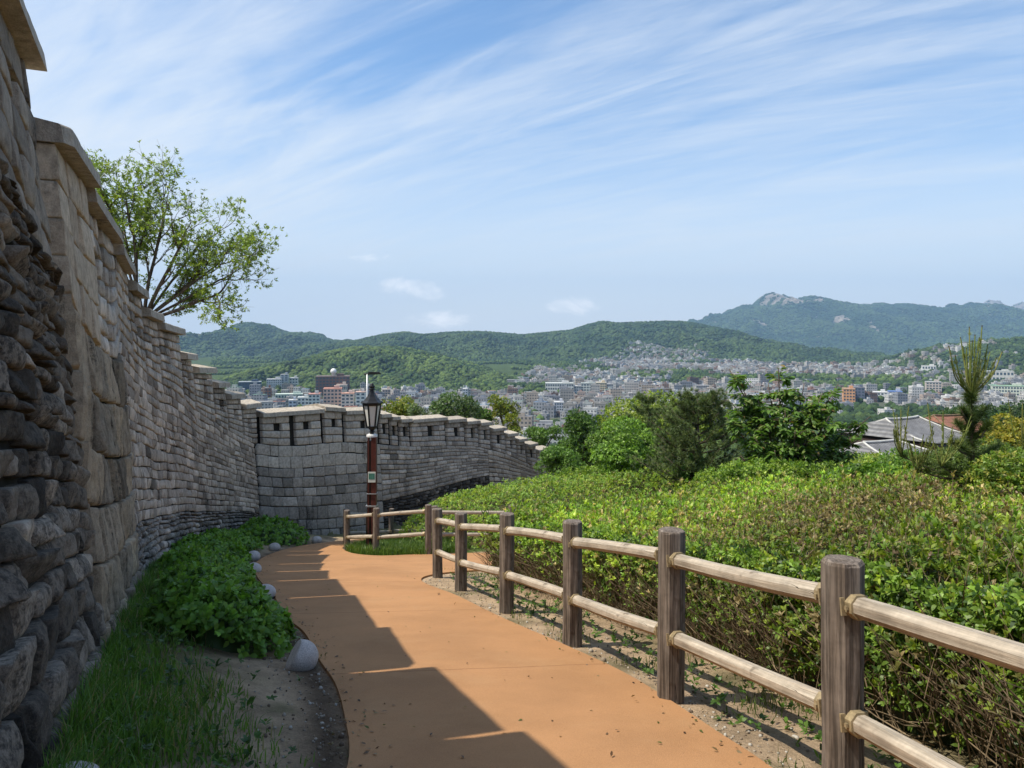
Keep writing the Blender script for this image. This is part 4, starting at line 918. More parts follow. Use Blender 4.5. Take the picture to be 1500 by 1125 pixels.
lumpy_tree('broadleaf_tree', 'yellowest tree with a thin bare trunk above the descending wall', 737, 574, 630, 57, 56, 620, .19, YL, None, group=BT, lumps=9, trunk_r=.13)
lumpy_tree('broadleaf_tree', 'low yellow-green sapling under the yellowest tree', 752, 606, 660, 56, 42, 380, .17, YL, None, group=BT, lumps=7)
lumpy_tree('broadleaf_tree', 'small bright green tree at the end of the wall', 798, 616, 668, 46, 62, 900, .16, GR, None, lumps=10)
lumpy_tree('broadleaf_tree', 'round dense green tree beyond the lowest visible part of the wall', 856, 592, 716, 40, 104, 3800, .14, [(.075, .155, .02), (.105, .20, .026), (.05, .105, .018)], None, lumps=15)
lumpy_tree('leafy_shrub', 'small rounded shrub in front of the wall end', 818, 650, 716, 30, 96, 2000, .10, GR, None, cat='shrub', lumps=12)
lumpy_tree('leafy_shrub', 'bright green bush with a dark hollow left of the pine', 922, 610, 722, 25, 160, 5200, .10, [(.15, .27, .036), (.21, .34, .05), (.09, .17, .03)], None, cat='shrub', lumps=16, wl=.55)
lumpy_tree('broadleaf_tree', 'tall yellow-green tree rising behind the dark pine', 975, 554, 690, 32, 190, 4200, .15, [(.19, .26, .028), (.15, .22, .026), (.24, .30, .04)], None, lumps=18)
lumpy_tree('leafy_shrub', 'small bright shrub with broad leaves at the foot of the pine', 1012, 664, 712, 22, 48, 420, .12, [(.09, .19, .035), (.12, .22, .05)], None, cat='shrub', lumps=8)
# broad-leaved sapling tree with large drooping leaflets
def bigleaf(label, px, py_top, py_bot, D, stems, n_sh, L, seed):
    b0 = at(px, py_bot, D); gz0 = float(ground_z(b0[0], D, None, False)); root = empty('broadleaf_tree', (float(b0[0]), D, gz0)); tag(root, label, 'tree')
    lines = []; tips = []
    for (tx_, ty_, dd_) in stems:
        q = at(tx_, ty_, D + dd_) - np.array([b0[0], D, gz0]); s_ = np.array([rng.normal(0, .1), rng.normal(0, .1), -.1]); mid = s_ * .4 + q * .55 + np.array([-q[0] * .18, 0, .12])
        P_ = catmull3(np.array([s_, s_ * .7 + q * .25, mid, q])); lines.append((P_, np.linspace(.04, .010, len(P_))))
        for j in range(n_sh):
            t_ = .22 + .78 * rng.random() ** .6 if j > 7 else rng.uniform(.82, 1.0); pp = P_[min(len(P_) - 1, int(t_ * (len(P_) - 1)))]; d = norm(rng.normal(0, 1, 3) * [1, 1, .5] + [0, 0, .25]); ln = rng.uniform(.15, .55) * (1.25 - t_ * .6)
            e_ = pp + d * ln; lines.append((np.array([pp, pp + d * ln * .5 + [0, 0, .04], e_]), np.array([.010, .007, .004])))
            for u in np.linspace(.35, 1, 5): tips.append((pp + d * ln * u, d))
    a = Acc(); tubes(a, lines, 5); a.build('trunk', M['bark'], root, True)
    tp = np.array([q for q, _ in tips]); td = np.array([d for _, d in tips]); a = Acc()
    sh = norm(np.cross(td, [0, 0, 1.])); 
    for sgn in (-1, 1):
        for rp in range(2):
            d = norm(td * .55 + sgn * sh * .9 + np.array([0, 0, -.38]) + rng.normal(0, .25, tp.shape)); nr_ = norm(np.array([0, 0, 1.]) + rng.normal(0, .35, tp.shape))
            leafgeo(a, tp + rng.normal(0, .025, tp.shape), d, nr_, L * rng.uniform(.7, 1.2, len(tp)), L * .42, palette(len(tp), [(.10, .19, .03), (.13, .235, .04), (.07, .13, .025), (.19, .25, .07), (.20, .15, .055)], [.36, .3, .2, .12, .03]), True)
    a.build('crown', M['leaf'], root); return root
def catmull3(P): return catmull(P, 5)
bigleaf('bushy many-stemmed tree with large drooping leaflets right of the dark pine', 1150, 530, 715, 17.0,
        [(1068, 540, 0), (1088, 570, .4), (1062, 610, -.3), (1110, 585, -.3), (1140, 538, .2), (1150, 600, -.6), (1178, 562, .3), (1205, 575, -.2), (1228, 562, .3), (1215, 610, -.5), (1245, 625, .2), (1105, 640, -.6), (1180, 640, -.8), (1240, 662, -.4), (1135, 660, -.8), (1085, 668, -.5), (1275, 610, .4), (1205, 672, -.8), (1072, 590, .2), (1125, 560, .4), (1190, 590, -.3), (1165, 630, -.9), (1262, 640, -.2), (1225, 690, -.9), (1150, 695, -1.0), (1095, 700, -.9)], 34, .165, 1)
# pines
def needles(acc, p, d, n, L, C, fan=.75, wd=.004):
    N = len(p); p = np.repeat(p, n, 0); d = np.repeat(d, n, 0); dd = norm(d + rng.normal(0, fan, d.shape)); Ln = L * rng.uniform(.7, 1.15, len(p)); u = norm(np.cross(dd, rndvec(len(p)))) * wd
    V_ = np.stack([p - u, p + u, p + dd * Ln[:, None]], 1).reshape(-1, 3); acc.add(V_, np.arange(len(V_)).reshape(-1, 3), np.repeat(palette(len(p), C), 3, 0))
def pine(label, px, py_top, py_bot, D, wpx, tiers, nb, ntuft, nl, C, wd, curl=.4):
    b0 = at(px, py_bot, D); t0 = at(px, py_top, D); gz0 = float(ground_z(b0[0], D, None, False)); root = empty('pine_tree', (float(b0[0]), D, gz0)); tag(root, label, 'tree')
    H_ = float(t0[2]) - gz0; W_ = wpx / F_PX * D / 2; lines = [(np.array([(0, 0, -.1), (.03, 0, H_ * .5), (0, 0, H_ * .96)]), np.array([.09, .06, .015]))]; tp = []; td = []
    for i in range(tiers):
        f = (i + .6) / tiers; z0 = H_ * (.12 + .82 * f); rr2 = W_ * (1.08 - .78 * f ** 1.4)
        for j in range(nb):
            th = rng.random() * 6.28; ln = rr2 * rng.uniform(.55, 1.1); d = np.array([math.cos(th), math.sin(th), .12 + .3 * f]); e_ = np.array([0, 0, z0]) + d * ln + np.array([0, 0, curl * ln * .5])
            P_ = np.array([(0, 0, z0), np.array([0, 0, z0]) + d * ln * .5, e_]); lines.append((P_, np.array([.022, .014, .006])))
            for u in np.linspace(.35, 1, ntuft):
                q = P_[0] * (1 - u) ** 2 + 2 * P_[1] * u * (1 - u) + P_[2] * u * u; tp.append(q + rng.normal(0, .08, 3) * W_ * .4); td.append(norm(d + [0, 0, .5] + rng.normal(0, .4, 3)))
    a = Acc(); tubes(a, lines, 5); a.build('trunk', M['bark'], root, True)
    a = Acc(); needles(a, np.array(tp), np.array(td), nl, .17, C, .75, wd); a.build('crown', M['needle'], root); return root
PC = [(.085, .135, .045), (.115, .165, .055), (.06, .095, .038), (.16, .20, .065)]
pine('dark bushy pine in the middle of the shrubs beyond the hedge', 1022, 578, 725, 22, 200, 11, 15, 9, 44, PC, .007)
pine('smaller dark pine with ragged top left of the bushy pine', 950, 572, 705, 28, 105, 8, 9, 7, 34, PC, .010)
# young pine with long upright candles, in front
yp0 = at(1426, 745, 8.6); gz0 = float(ground_z(yp0[0], 8.6, None, False)); yp = empty('young_pine', (float(yp0[0]), 8.6, gz0)); tag(yp, 'young pine with a crown of upright pale candles above the hedge', 'tree')
loc = lambda px, py, dd=0.0: at(px, py, 8.6 + dd) - np.array([yp0[0], 8.6, gz0])
lines = [(np.array([(0, 0, -.1), loc(1424, 640), loc(1422, 575)]), np.array([.032, .024, .016]))]
nd = Acc(); PN = [(.075, .115, .028), (.055, .095, .024), (.11, .15, .035)]; CC = [(.20, .24, .06), (.17, .21, .05), (.24, .25, .075)]
top = loc(1422, 578)
CT = [(1420, 486), (1438, 484), (1428, 497), (1408, 500), (1413, 530), (1432, 520), (1446, 510), (1391, 512), (1394, 532), (1458, 528), (1454, 545), (1466, 520), (1404, 545), (1440, 545), (1424, 505), (1416, 515), (1434, 500), (1444, 530), (1400, 525), (1411, 512), (1421, 530), (1429, 540), (1449, 520), (1437, 530), (1408, 550), (1416, 560), (1434, 556), (1443, 560)]
def candle(q0, q1, r0=.009):
    mid = (q0 + q1) / 2 + np.array([(q1[0] - q0[0]) * .18, 0, -.01]); C0 = palette(1, CC)[0]; one = Acc()
    P_ = catmull(np.array([q0, mid, q1, q1 + (q1 - mid) * .16]), 5); n_ = len(P_); Cn = np.repeat(np.where((np.arange(n_) > n_ - 5)[:, None], np.array([.07, .055, .025]), C0), 5, 0)
    tubes(one, [(P_, np.linspace(r0, r0 * .6, n_))], 5, Cn); one.build('candle', M['needle'], yp, True)
    m = 14; uu = rng.uniform(.12, .95, m); qq = q0[None] * (1 - uu[:, None]) + q1[None] * uu[:, None]; needles(nd, qq, np.repeat(norm(q1 - q0)[None], m, 0), 8, .05, CC, .45, .0026)
for i, (a_, b_) in enumerate(CT): candle(top + rng.normal(0, .012, 3) - [0, 0, .03 * rng.random()], loc(a_, b_, rng.normal(0, .1)))
m = 90; uu = rng.random(m) ** .7; q = loc(1425, 690)[None] * (1 - uu[:, None]) + loc(1422, 580)[None] * uu[:, None]
needles(nd, q, norm(rndvec(m) * [1, 1, .3] + [0, 0, .35]), 26, .13, PN, .5, .003)
for (bx, by, bd) in ((1378, 682, -.3), (1320, 668, .3), (1345, 690, .1), (1470, 700, -.2), (1500, 672, .3), (1452, 706, .4), (1385, 730, -.5), (1480, 730, .1), (1405, 650, .5), (1400, 618, .1), (1450, 622, -.1), (1392, 645, -.2), (1462, 655, .2), (1408, 600, -.1), (1442, 600, .15), (1462, 690, -.3)):
    e_ = loc(bx, by, bd); s_ = loc(1425, 715 if by > 700 else 700) if abs(bx - 1425) > 42 else loc(1424, by + 22); lines.append((np.array([s_, (s_ + e_) / 2 - [0, 0, .05], e_]), np.array([.016, .012, .008])))
    m = 44; uu = rng.uniform(.12, 1, m); qq = s_[None] * (1 - uu[:, None]) + e_[None] * uu[:, None]; needles(nd, qq, norm((e_ - s_)[None] * .8 + rng.normal(0, .3, (m, 3)) + [0, 0, .35]), 15, .115, PN, .5, .003)
    if by < 700 and abs(bx - 1425) > 42:
        for j in range(8): candle(e_ + rng.normal(0, .008, 3), e_ + np.array([rng.normal(0, .13), rng.normal(0, .08), rng.uniform(.28, .68)]), .007)
a = Acc(); tubes(a, lines, 7); a.build('trunk', M['bark'], yp, True); nd.build('crown', M['needle'], yp)
lumpy_tree('leafy_shrub', 'golden yellow-leaved shrub behind the young pine', 1478, 604, 730, 13.0, 105, 2600, .055, [(.30, .26, .03), (.24, .24, .035), (.20, .22, .03), (.33, .28, .05)], None, cat='shrub', lumps=16, wl=.6)
lumpy_tree('leafy_shrub', 'dense mid-green shrub below the grey tiled roofs', 1335, 660, 750, 14.5, 175, 4200, .07, [(.10, .19, .03), (.13, .235, .036), (.07, .13, .024)], None, cat='shrub', lumps=18, wl=.5)
lumpy_tree('leafy_shrub', 'low bright thicket behind the hedge under the big-leaved tree', 1160, 672, 730, 15.8, 290, 3600, .075, [(.17, .27, .036), (.22, .31, .045), (.12, .21, .032)], None, cat='shrub', lumps=22, wl=.5, dD=.8)
lumpy_tree('leafy_shrub', 'sprawling bright bramble between the further hedge and the bushes', 900, 682, 716, 28.5, 240, 2400, .10, [(.17, .27, .036), (.22, .31, .045), (.12, .21, .032)], None, cat='shrub', lumps=20, dD=.9)
lumpy_tree('leafy_shrub', 'tall loose yellow-green shrub rising from the hedge at the right edge', 1500, 640, 800, 8.2, 200, 3400, .05, [(.22, .30, .04), (.17, .27, .036), (.30, .30, .06), (.12, .20, .03)], None, cat='shrub', lumps=20, wl=.42, dD=.6)
lumpy_tree('leafy_shrub', 'patch of broad-leaved bright weeds between hedge and tiled roofs', 1275, 676, 735, 12.6, 130, 1100, .085, [(.15, .28, .036), (.20, .33, .045), (.10, .20, .03)], None, cat='shrub', lumps=12, wl=.6, dD=.6)
lumpy_tree('leafy_shrub', 'olive needle-like thicket around the foot of the young pine', 1450, 640, 775, 9.5, 250, 5200, .055, [(.12, .19, .04), (.16, .22, .045), (.09, .14, .03)], None, cat='shrub', lumps=16, wl=.35, dD=.5)

# ------------------------------------------------------------------ hills and forest
CR1 = IV.copy(); dome = IV[:, 2] > -.6
HB = {}
def crowns(acc, P_, r_, C, squash=.85):
    N = len(P_); jit = 1 + rng.normal(0, .14, (N, len(IV), 1))
    V_ = IV[None] * jit * (r_[:, None, None] * np.array([1, 1, squash])) + P_[:, None]
    acc.add(V_.reshape(-1, 3), (IF[None] + (np.arange(N) * len(IV))[:, None, None]).reshape(-1, 3), np.repeat(C, len(IV), 0))
def hill(name, label, sil, D, front, back, zb, rock, r_tree, dens, gcol, spur, seed, ny=70, canopy=None, crag=0.0):
    sil = np.array(sil, float); X = (sil[:, 0] - 750) / F_PX * D; Z = CZ + (505 - sil[:, 1]) / F_PX * D - (canopy if canopy is not None else r_tree * 1.0)
    x0, x1 = X[0], X[-1]; nx = int(min(420, max(120, (x1 - x0) / (D * .0022))))
    xs = np.linspace(x0, x1, nx); v = np.concatenate([np.linspace(-1, 0, ny), np.linspace(0, 1, 14)[1:]])
    def height(x, v_):
        yv = np.where(v_ < 0, D + v_ * front, D + v_ * back)
        me_ = spur * .9 * n2(x * 0 + seed, yv / front * 1.7 + x / front * .4, 1.0, seed, 2) * np.abs(v_)
        zr = np.interp(x + me_, X, Z); f = np.where(v_ < 0, (1 - np.abs(v_) ** 1.15), 1 - v_ ** 1.6)
        env = np.clip(np.abs(v_) * 3, 0, 1) * np.clip((1 - np.abs(v_)) * 3, 0, 1)
        sp = n2(x, yv * .38, 4.6 / front, seed + 1, 4); rg = 1 - np.abs(sp) * 2
        zr = zr + crag * (n2(x, x * 0, 1 / 55., seed + 8, 4) + .25 * n2(x, x * 0, 1 / 18., seed + 9, 2)) 
        z = zb + np.maximum(zr - zb, 0) * f + env * (rg - .5) * spur * .48 + env * spur * .12 * n2(x, yv, 14 / front, seed + 2, 3)
        edge = np.clip(np.minimum(x - x0, x1 - x) / (.06 * (x1 - x0)), 0, 1)
        return yv, z * edge + (zb - 12) * (1 - edge)
    Xg, Vg = np.meshgrid(xs, v, indexing='ij'); Yg, Zg = height(Xg, Vg)
    rk = rock(Xg, Yg, Zg) if rock else np.zeros_like(Zg)
    I_ = np.arange(Zg.size).reshape(Zg.shape); f = np.stack([I_[:-1, :-1], I_[1:, :-1], I_[1:, 1:], I_[:-1, 1:]], -1).reshape(-1, 4)
    c = np.stack([rk, rk, rk], -1).reshape(-1, 3)
    o = mesh(name, np.stack([Xg, Yg, Zg], -1).reshape(-1, 3), f, M['mountain'], None, c, True); tag(o, label, 'hill', kind='structure')
    N = int((x1 - x0) * front * 1.1 / (r_tree ** 2) * dens); xr = rng.uniform(x0, x1, N); vr = rng.uniform(-1, .1, N) ; yr, zr = height(xr, vr)
    k = (zr > zb + 2)
    if rock: k &= rng.random(N) > np.clip(rock(xr, yr, zr) * 1.6 - .35, 0, .97)
    xr, yr, zr = xr[k], yr[k], zr[k]; n = len(xr)
    tone = soft((n2(xr, yr, 9 / front, seed + 5, 3) + .3) / .6)[:, None]
    C = (np.array(gcol[0]) * (1 - tone) + np.array(gcol[1]) * tone) * np.clip(rng.normal(1, .28, (n, 1)), .45, 1.9)
    a = Acc(); crowns(a, np.stack([xr, yr, zr + r_tree * .25], -1), r_tree * rng.uniform(.6, 1.25, n), C)
    tag(a.build('forest', M['crown'], None, True), 'continuous woodland covering the ' + label.split(',')[0], 'forest', kind='stuff')
    HB[name + str(seed)] = height
    return height
LG = ((.035, .065, .018), (.080, .120, .028)); BGn = ((.026, .052, .020), (.052, .084, .026))
hill('hill', 'small bright green wooded hill behind the pink and white buildings, nearest of the hills', [(250, 585), (300, 575), (330, 562), (360, 549), (420, 531), (480, 514), (520, 507), (580, 507), (640, 518), (700, 535), (740, 549), (790, 562), (830, 575)], 1500, 360, 300, -74, None, 4.6, .62, LG, 34, 1)
hill('hill', 'long rounded green ridge across the middle distance', [(420, 515), (480, 501), (520, 498), (560, 489), (590, 486), (620, 489), (660, 486), (700, 485), (730, 487), (760, 490), (800, 486), (840, 482), (868, 473), (885, 470), (905, 472), (950, 470), (1000, 470), (1030, 475), (1080, 487), (1120, 500), (1180, 514), (1260, 524), (1340, 532)], 2900, 760, 500, -62, None, 6.4, .55, BGn, 75, 2)
hill('mountain', 'steep dark blue-green peak at the left above the wall', [(120, 560), (200, 535), (270, 512), (300, 495), (330, 480), (352, 473), (368, 472), (388, 476), (410, 486), (435, 488), (455, 490), (480, 497), (520, 504), (600, 520), (700, 540)], 3600, 1000, 600, -70,
     lambda x, y, z: np.clip(.20 + .38 * n2(x, y + z * 2, 1 / 120., 81, 4) + .25 * soft((x * -1 - 1150) / 300), 0, 1), 7.5, .55, BGn, 150, 3, crag=10)
PEAKX = (1135 - 750) / F_PX * 6600; 
def rockM(x, y, z):
    pk = np.exp(-((x - PEAKX - 40) / 150) ** 2) * soft((z - 215) / 160)
    spots = n2(x, y * .7, 1 / 130., 82, 4); band = np.exp(-((x - PEAKX + 50) / 620) ** 2)
    return np.clip(.10 + pk * .46 + spots * (.55 + .95 * band) + soft((z - 300) / 90) * .16 + .22 * soft((x - 3700) / 300), 0, 1)
hill('mountain', 'rocky-topped blue mountain range along the right horizon', [(900, 500), (960, 486), (1010, 471), (1040, 463), (1070, 456), (1082, 448), (1100, 445), (1118, 441), (1126, 431), (1134, 426), (1146, 430), (1153, 433), (1165, 437), (1180, 435), (1200, 436), (1222, 442), (1240, 449), (1262, 445), (1290, 445), (1310, 449), (1330, 444), (1350, 449), (1370, 455), (1392, 447), (1420, 444), (1440, 446), (1470, 455), (1500, 463), (1560, 470), (1640, 480), (1720, 500)], 6600, 1900, 900, -80, rockM, 11.5, .60, BGn, 230, 4, crag=38)
hill('mountain', 'pale granite summits far behind the right-hand range', [(1380, 480), (1425, 452), (1438, 443), (1448, 440), (1456, 438), (1464, 441), (1474, 448), (1482, 452), (1488, 445), (1496, 441), (1506, 443), (1520, 452), (1560, 470)], 9000, 700, 500, 100, lambda x, y, z: np.clip(.8 + .3 * n2(x, y, 1 / 150., 83, 3), 0, 1), 12, .12, BGn, 120, 5, crag=30)
RS = [(1140, 580), (1200, 562), (1240, 552), (1290, 540), (1330, 522), (1370, 508), (1420, 502), (1460, 498), (1500, 495), (1560, 492), (1640, 498), (1720, 520)]
h5 = hill('hill', 'green spur dotted with houses at the right edge', RS, 1700, 600, 300, -74, None, 4.8, .30, ((.032, .058, .017), (.055, .088, .024)), 46, 6)
h2b = HB['hill2']; 
# ------------------------------------------------------------------ city
def terr(x, y):
    """top of the ground or the hill spur that stands there"""
    z = ground_z(x, y, None, False)
    v = np.where(y < 1700, (y - 1700) / 600., (y - 1700) / 300.); ins = (np.abs(v) < 1) & (x > (1140 - 750) / F_PX * 1700) & (x < 1500)
    zz = h5(x, np.clip(v, -1, 1))[1]; z = np.where(ins, np.maximum(z, zz), z)
    v = np.where(y < 2900, (y - 2900) / 760., (y - 2900) / 500.); ins = (np.abs(v) < 1) & (x > (420 - 750) / F_PX * 2900) & (x < (1340 - 750) / F_PX * 2900)
    zz = h2b(x, np.clip(v, -1, 1))[1]; return np.where(ins, np.maximum(z, zz), z)
def boxes(x, y, z, wx_, wy_, h, rot, C, Cr):
    """N boxes with wall UVs in metres and plain roofs -> V, F, UV, Col"""
    N = len(x); c, s = np.cos(rot), np.sin(rot); cor = np.array([(-.5, -.5), (.5, -.5), (.5, .5), (-.5, .5)])
    lx = cor[None, :, 0] * wx_[:, None]; ly = cor[None, :, 1] * wy_[:, None]
    X = x[:, None] + lx * c[:, None] - ly * s[:, None]; Y = y[:, None] + lx * s[:, None] + ly * c[:, None]
    Vs, U, Cc = [], [], []
    for j in range(4):
        k = (j + 1) % 4; Lw = (wx_ if j % 2 == 0 else wy_); zb_ = z - 8
        Vs.append(np.stack([np.stack([X[:, j], Y[:, j], zb_], -1), np.stack([X[:, k], Y[:, k], zb_], -1), np.stack([X[:, k], Y[:, k], z + h], -1), np.stack([X[:, j], Y[:, j], z + h], -1)], 1))
        o = np.zeros(N); U.append(np.stack([np.stack([o, o - 8], -1), np.stack([Lw, o - 8], -1), np.stack([Lw, h], -1), np.stack([o, h], -1)], 1)); Cc.append(np.repeat(C[:, None], 4, 1))
    Vs.append(np.stack([X, Y, np.repeat((z + h)[:, None], 4, 1)], -1)); U.append(np.zeros((N, 4, 2))); Cc.append(np.repeat(Cr[:, None], 4, 1))
    V_ = np.stack(Vs, 1).reshape(-1, 3); return V_, np.arange(len(V_)).reshape(-1, 4), np.stack(U, 1).reshape(-1, 2), np.stack(Cc, 1).reshape(-1, 3)
WALLC = [(.41, .40, .385), (.60, .595, .58), (.32, .31, .295), (.24, .16, .125), (.36, .31, .26), (.27, .28, .31), (.19, .125, .105), (.44, .36, .31)]
WW = [.27, .19, .18, .06, .1, .14, .035, .04]
ROOFC = [(.24, .245, .24), (.10, .19, .14), (.36, .36, .355), (.14, .14, .15), (.26, .12, .08), (.10, .16, .25)]; RW = [.32, .14, .2, .2, .09, .05]
def woods(x, y):   # wooded pockets between the houses
    return n2(x, y, 1 / 170., 91, 3)
def citymask(x, y):
    px = 750 + F_PX * x / y; ok = (px > 325) & (px < 1560) & (y > 440)
    lim = np.interp(px, [300, 420, 480, 600, 740, 800, 900, 1000, 1060, 1120, 1200, 1300, 1420, 1560], [900, 1000, 1080, 1150, 1200, 1900, 2420, 2420, 2250, 1900, 2100, 1800, 1650, 1600])
    ok &= y < lim * (1 + .10 * n2(x, y, 1 / 150., 77, 3))
    ok &= ~((px > 1180) & (y < 640)); return ok
N = 46000; yy = 430 + 2050 * rng.random(N) ** .75; pxr = rng.uniform(325, 1560, N); xx = (pxr - 750) / F_PX * yy
wd_ = woods(xx, yy); pxx = 750 + F_PX * xx / yy; sparse = np.where((pxx > 1120) & (yy > 1150), .30, 1.0) * np.where((yy > 1500), .62, 1) * np.where(pxx < 560, .35, 1)
k = citymask(xx, yy) & (rng.random(N) < np.clip((.04 - wd_) * 3.4 + .2, 0.02, 1) * sparse); xx, yy = xx[k], yy[k]
cell = {}; keep = []
for i in range(len(xx)):
    c_ = (int(xx[i] // 12.5), int(yy[i] // 12.5))
    if c_ in cell: continue
    cell[c_] = 1; keep.append(i)
xx, yy = xx[keep], yy[keep]
LM = [  # px0, px1, py top, py base, depth, wall colour, roof, label, windows cols, rows
 (350, 381, 560, 577, 22, (.06, .09, .15), (.3, .33, .36), 'low dark blue glass building at the foot of the green hill', 7, 3),
 (391, 412, 556, 572, 18, (.62, .64, .65), (.5, .5, .5), 'white block with a regular grid of dark windows', 7, 5),
 (411, 422, 549, 571, 14, (.42, .46, .50), (.4, .4, .4), 'narrow grey tower joined to the white grid block', 2, 7),
 (424, 436, 554, 570, 16, (.60, .62, .58), (.5, .5, .5), 'small pale block on the right of the grey tower', 3, 4),
 (388, 397, 569, 582, 12, (.26, .12, .08), (.2, .2, .2), 'small brick-red block below the white grid block', 2, 3),
 (463, 511, 552, 580, 30, (.15, .085, .07), (.16, .12, .11), 'broad dark brown brick building with a white dome on its roof', 10, 6),
 (474, 500, 570, 601, 20, (.60, .43, .36), (.48, .24, .18), 'pink stepped building behind the wall, largest of the cluster', 5, 6),
 (493, 508, 564, 582, 20, (.62, .55, .48), (.5, .4, .36), 'cream block with tall narrow windows rising behind the pink building', 6, 2),
 (500, 518, 577, 602, 18, (.66, .57, .52), (.52, .30, .22), 'pale pink block with teal windows behind the lantern', 3, 5),
 (521, 535, 575, 602, 16, (.60, .63, .62), (.5, .34, .28), 'white building with teal glass stripe next to the lantern', 2, 5),
 (423, 434, 587, 603, 14, (.50, .56, .66), (.5, .5, .5), 'pale blue-grey plain block low behind the wall', 2, 3),
 (436, 452, 583, 603, 16, (.62, .66, .66), (.5, .52, .52), 'white building with green glass bands low behind the wall', 3, 4),
 (452, 468, 578, 603, 16, (.55, .62, .62), (.45, .24, .2), 'teal and white building left of the pink one', 3, 5),
 (404, 446, 578, 584, 16, (.55, .62, .56), (.52, .60, .54), 'long flat pale green shed roof among trees', 10, 1),
 (560, 572, 571, 582, 16, (.55, .42, .36), (.45, .42, .38), 'small cream and pink house right of the lantern top', 3, 3),
 (678, 685, 570, 594, 12, (.66, .68, .70), (.6, .6, .6), 'slim white apartment tower above the trees', 2, 7),
 (586, 607, 549, 560, 22, (.17, .11, .11), (.14, .10, .1), 'dark brown mansion block on the edge of the green hill', 6, 4),
 (799, 840, 562, 577, 26, (.66, .66, .64), (.46, .48, .46), 'long white institutional building, left wing of the campus', 12, 3),
 (841, 851, 566, 577, 20, (.40, .42, .45), (.4, .4, .4), 'grey link block between two pale campus wings', 3, 3),
 (851, 871, 562, 577, 22, (.58, .60, .56), (.30, .33, .32), 'grey-green campus wing with long window bands', 5, 4),
 (873, 888, 561, 577, 20, (.62, .52, .36), (.5, .45, .35), 'beige square campus block with rows of windows', 5, 5),
 (889, 898, 563, 577, 16, (.38, .39, .42), (.34, .34, .35), 'grey block at the right end of the campus', 3, 4),
 (812, 826, 590, 606, 16, (.58, .60, .66), (.5, .5, .5), 'white and lilac block above the round dense tree', 4, 4),
 (1236, 1252, 570, 592, 18, (.62, .33, .17), (.45, .30, .2), 'orange and cream block at the right edge of the big-leaved tree', 4, 5),
 (1252, 1266, 568, 590, 18, (.13, .15, .22), (.2, .2, .22), 'navy block beside the orange one', 3, 5),
 (1281, 1299, 575, 588, 18, (.68, .69, .70), (.6, .6, .6), 'bright white low block right of the navy one', 4, 3),
 (1303, 1321, 574, 587, 18, (.42, .46, .56), (.12, .20, .46), 'low block with a bright blue roof', 4, 3),
 (1352, 1370, 536, 542, 16, (.72, .72, .70), (.62, .62, .6), 'white flat-roofed house alone on the green spur', 5, 2),
 (1446, 1482, 544, 558, 22, (.56, .56, .53), (.5, .52, .5), 'long pale hall on the slope right of the young pine', 8, 2),
 (1458, 1502, 566, 580, 22, (.56, .60, .52), (.24, .36, .26), 'long pale green school block behind the young pine', 12, 3),
 (1334, 1352, 567, 583, 18, (.66, .66, .66), (.5, .5, .5), 'white apartment block in the middle of the right-hand quarter', 5, 4),
 (1358, 1378, 560, 578, 18, (.52, .46, .42), (.4, .4, .4), 'tan apartment block left of the young pine candles', 5, 5)]
for (p0, p1, pt, pb, dpt, cw, cr, lb, nc, nr2) in LM:
    D = 900.
    for _ in range(40):
        z_ = float(terr(np.array([((p0 + p1) / 2 - 750) / F_PX * D]), np.array([D]))[0]); D2 = (CZ - z_) / max((pb - 505) / F_PX, .02); D = .6 * D + .4 * min(max(D2, 420), 1650)
    x = ((p0 + p1) / 2 - 750) / F_PX * D; wM = (p1 - p0) / F_PX * D; z_ = float(terr(np.array([x]), np.array([D]))[0]); top_ = CZ - (pt - 505) / F_PX * D; h = max(top_ - z_, 5.); dM = dpt
    root = empty('building', (x, D, z_), -math.atan2(x, D) * .8); tag(root, lb, 'building')
    a = Acc(); V_, f = boxv((0, dM / 2, h / 2 - 4), (wM, dM, h + 8)); a.add(V_, f, cw); V_, f = boxv((0, dM / 2, h + .35), (wM + .5, dM + .5, .7)); a.add(V_, f, cr)
    a.build('walls', M['painted'], root)
    a = Acc(); V_, f = boxv((wM * .22, dM * .5, h + 2.0), (min(wM * .3, 9), dM * .35, 2.7)); a.add(V_, f, tuple(.85 * q for q in cw)); a.build('roof_hut', M['painted'], root)
    cw_ = wM / nc; ch = h / nr2
    V_, f = boxv((0, -.03, 0), (cw_ * .62, .22, ch * .5)); wme = mesh('window', V_, f, M['glass'], data_only=True)
    for i in range(nc):
        for j in range(nr2):
            wo2 = bpy.data.objects.new('window', wme); COL.objects.link(wo2); wo2.parent = root; wo2.location = (-wM / 2 + (i + .5) * cw_, 0, (j + .52) * ch)
    if 'dome' in lb:
        V_, f = prism([(0, 2.6), (3.5, 2.6), (4.0, 3.6), (6, 3.9), (8, 3.2), (9.3, 1.6), (9.7, .2)], 16); a = Acc(); a.add(V_ + np.array([wM * .02, dM * .3, h + .7]), f); a.build('dome', M['white'], root, True)
    m = ~((np.abs(xx - x) < wM / 2 + 9) & (np.abs(yy - D - dM / 2) < dM / 2 + 12)); 
    inb = (yy < D + 5) & (yy > D - 90) & (np.abs(750 + F_PX * xx / yy - (p0 + p1) / 2) < (p1 - p0) / 2 + 3) & (rng.random(len(xx)) < .8); m &= ~inb
    xx, yy = xx[m], yy[m]
zz_ = terr(xx, yy); n = len(xx)
wx_ = rng.uniform(7, 13, n); wy_ = rng.uniform(7, 11, n); hh = rng.choice([5, 7.5, 10, 13], n, p=[.30, .36, .26, .08]); big = rng.random(n) < .035; hh[big] += rng.uniform(4, 14, big.sum()); wx_[big] *= 1.3
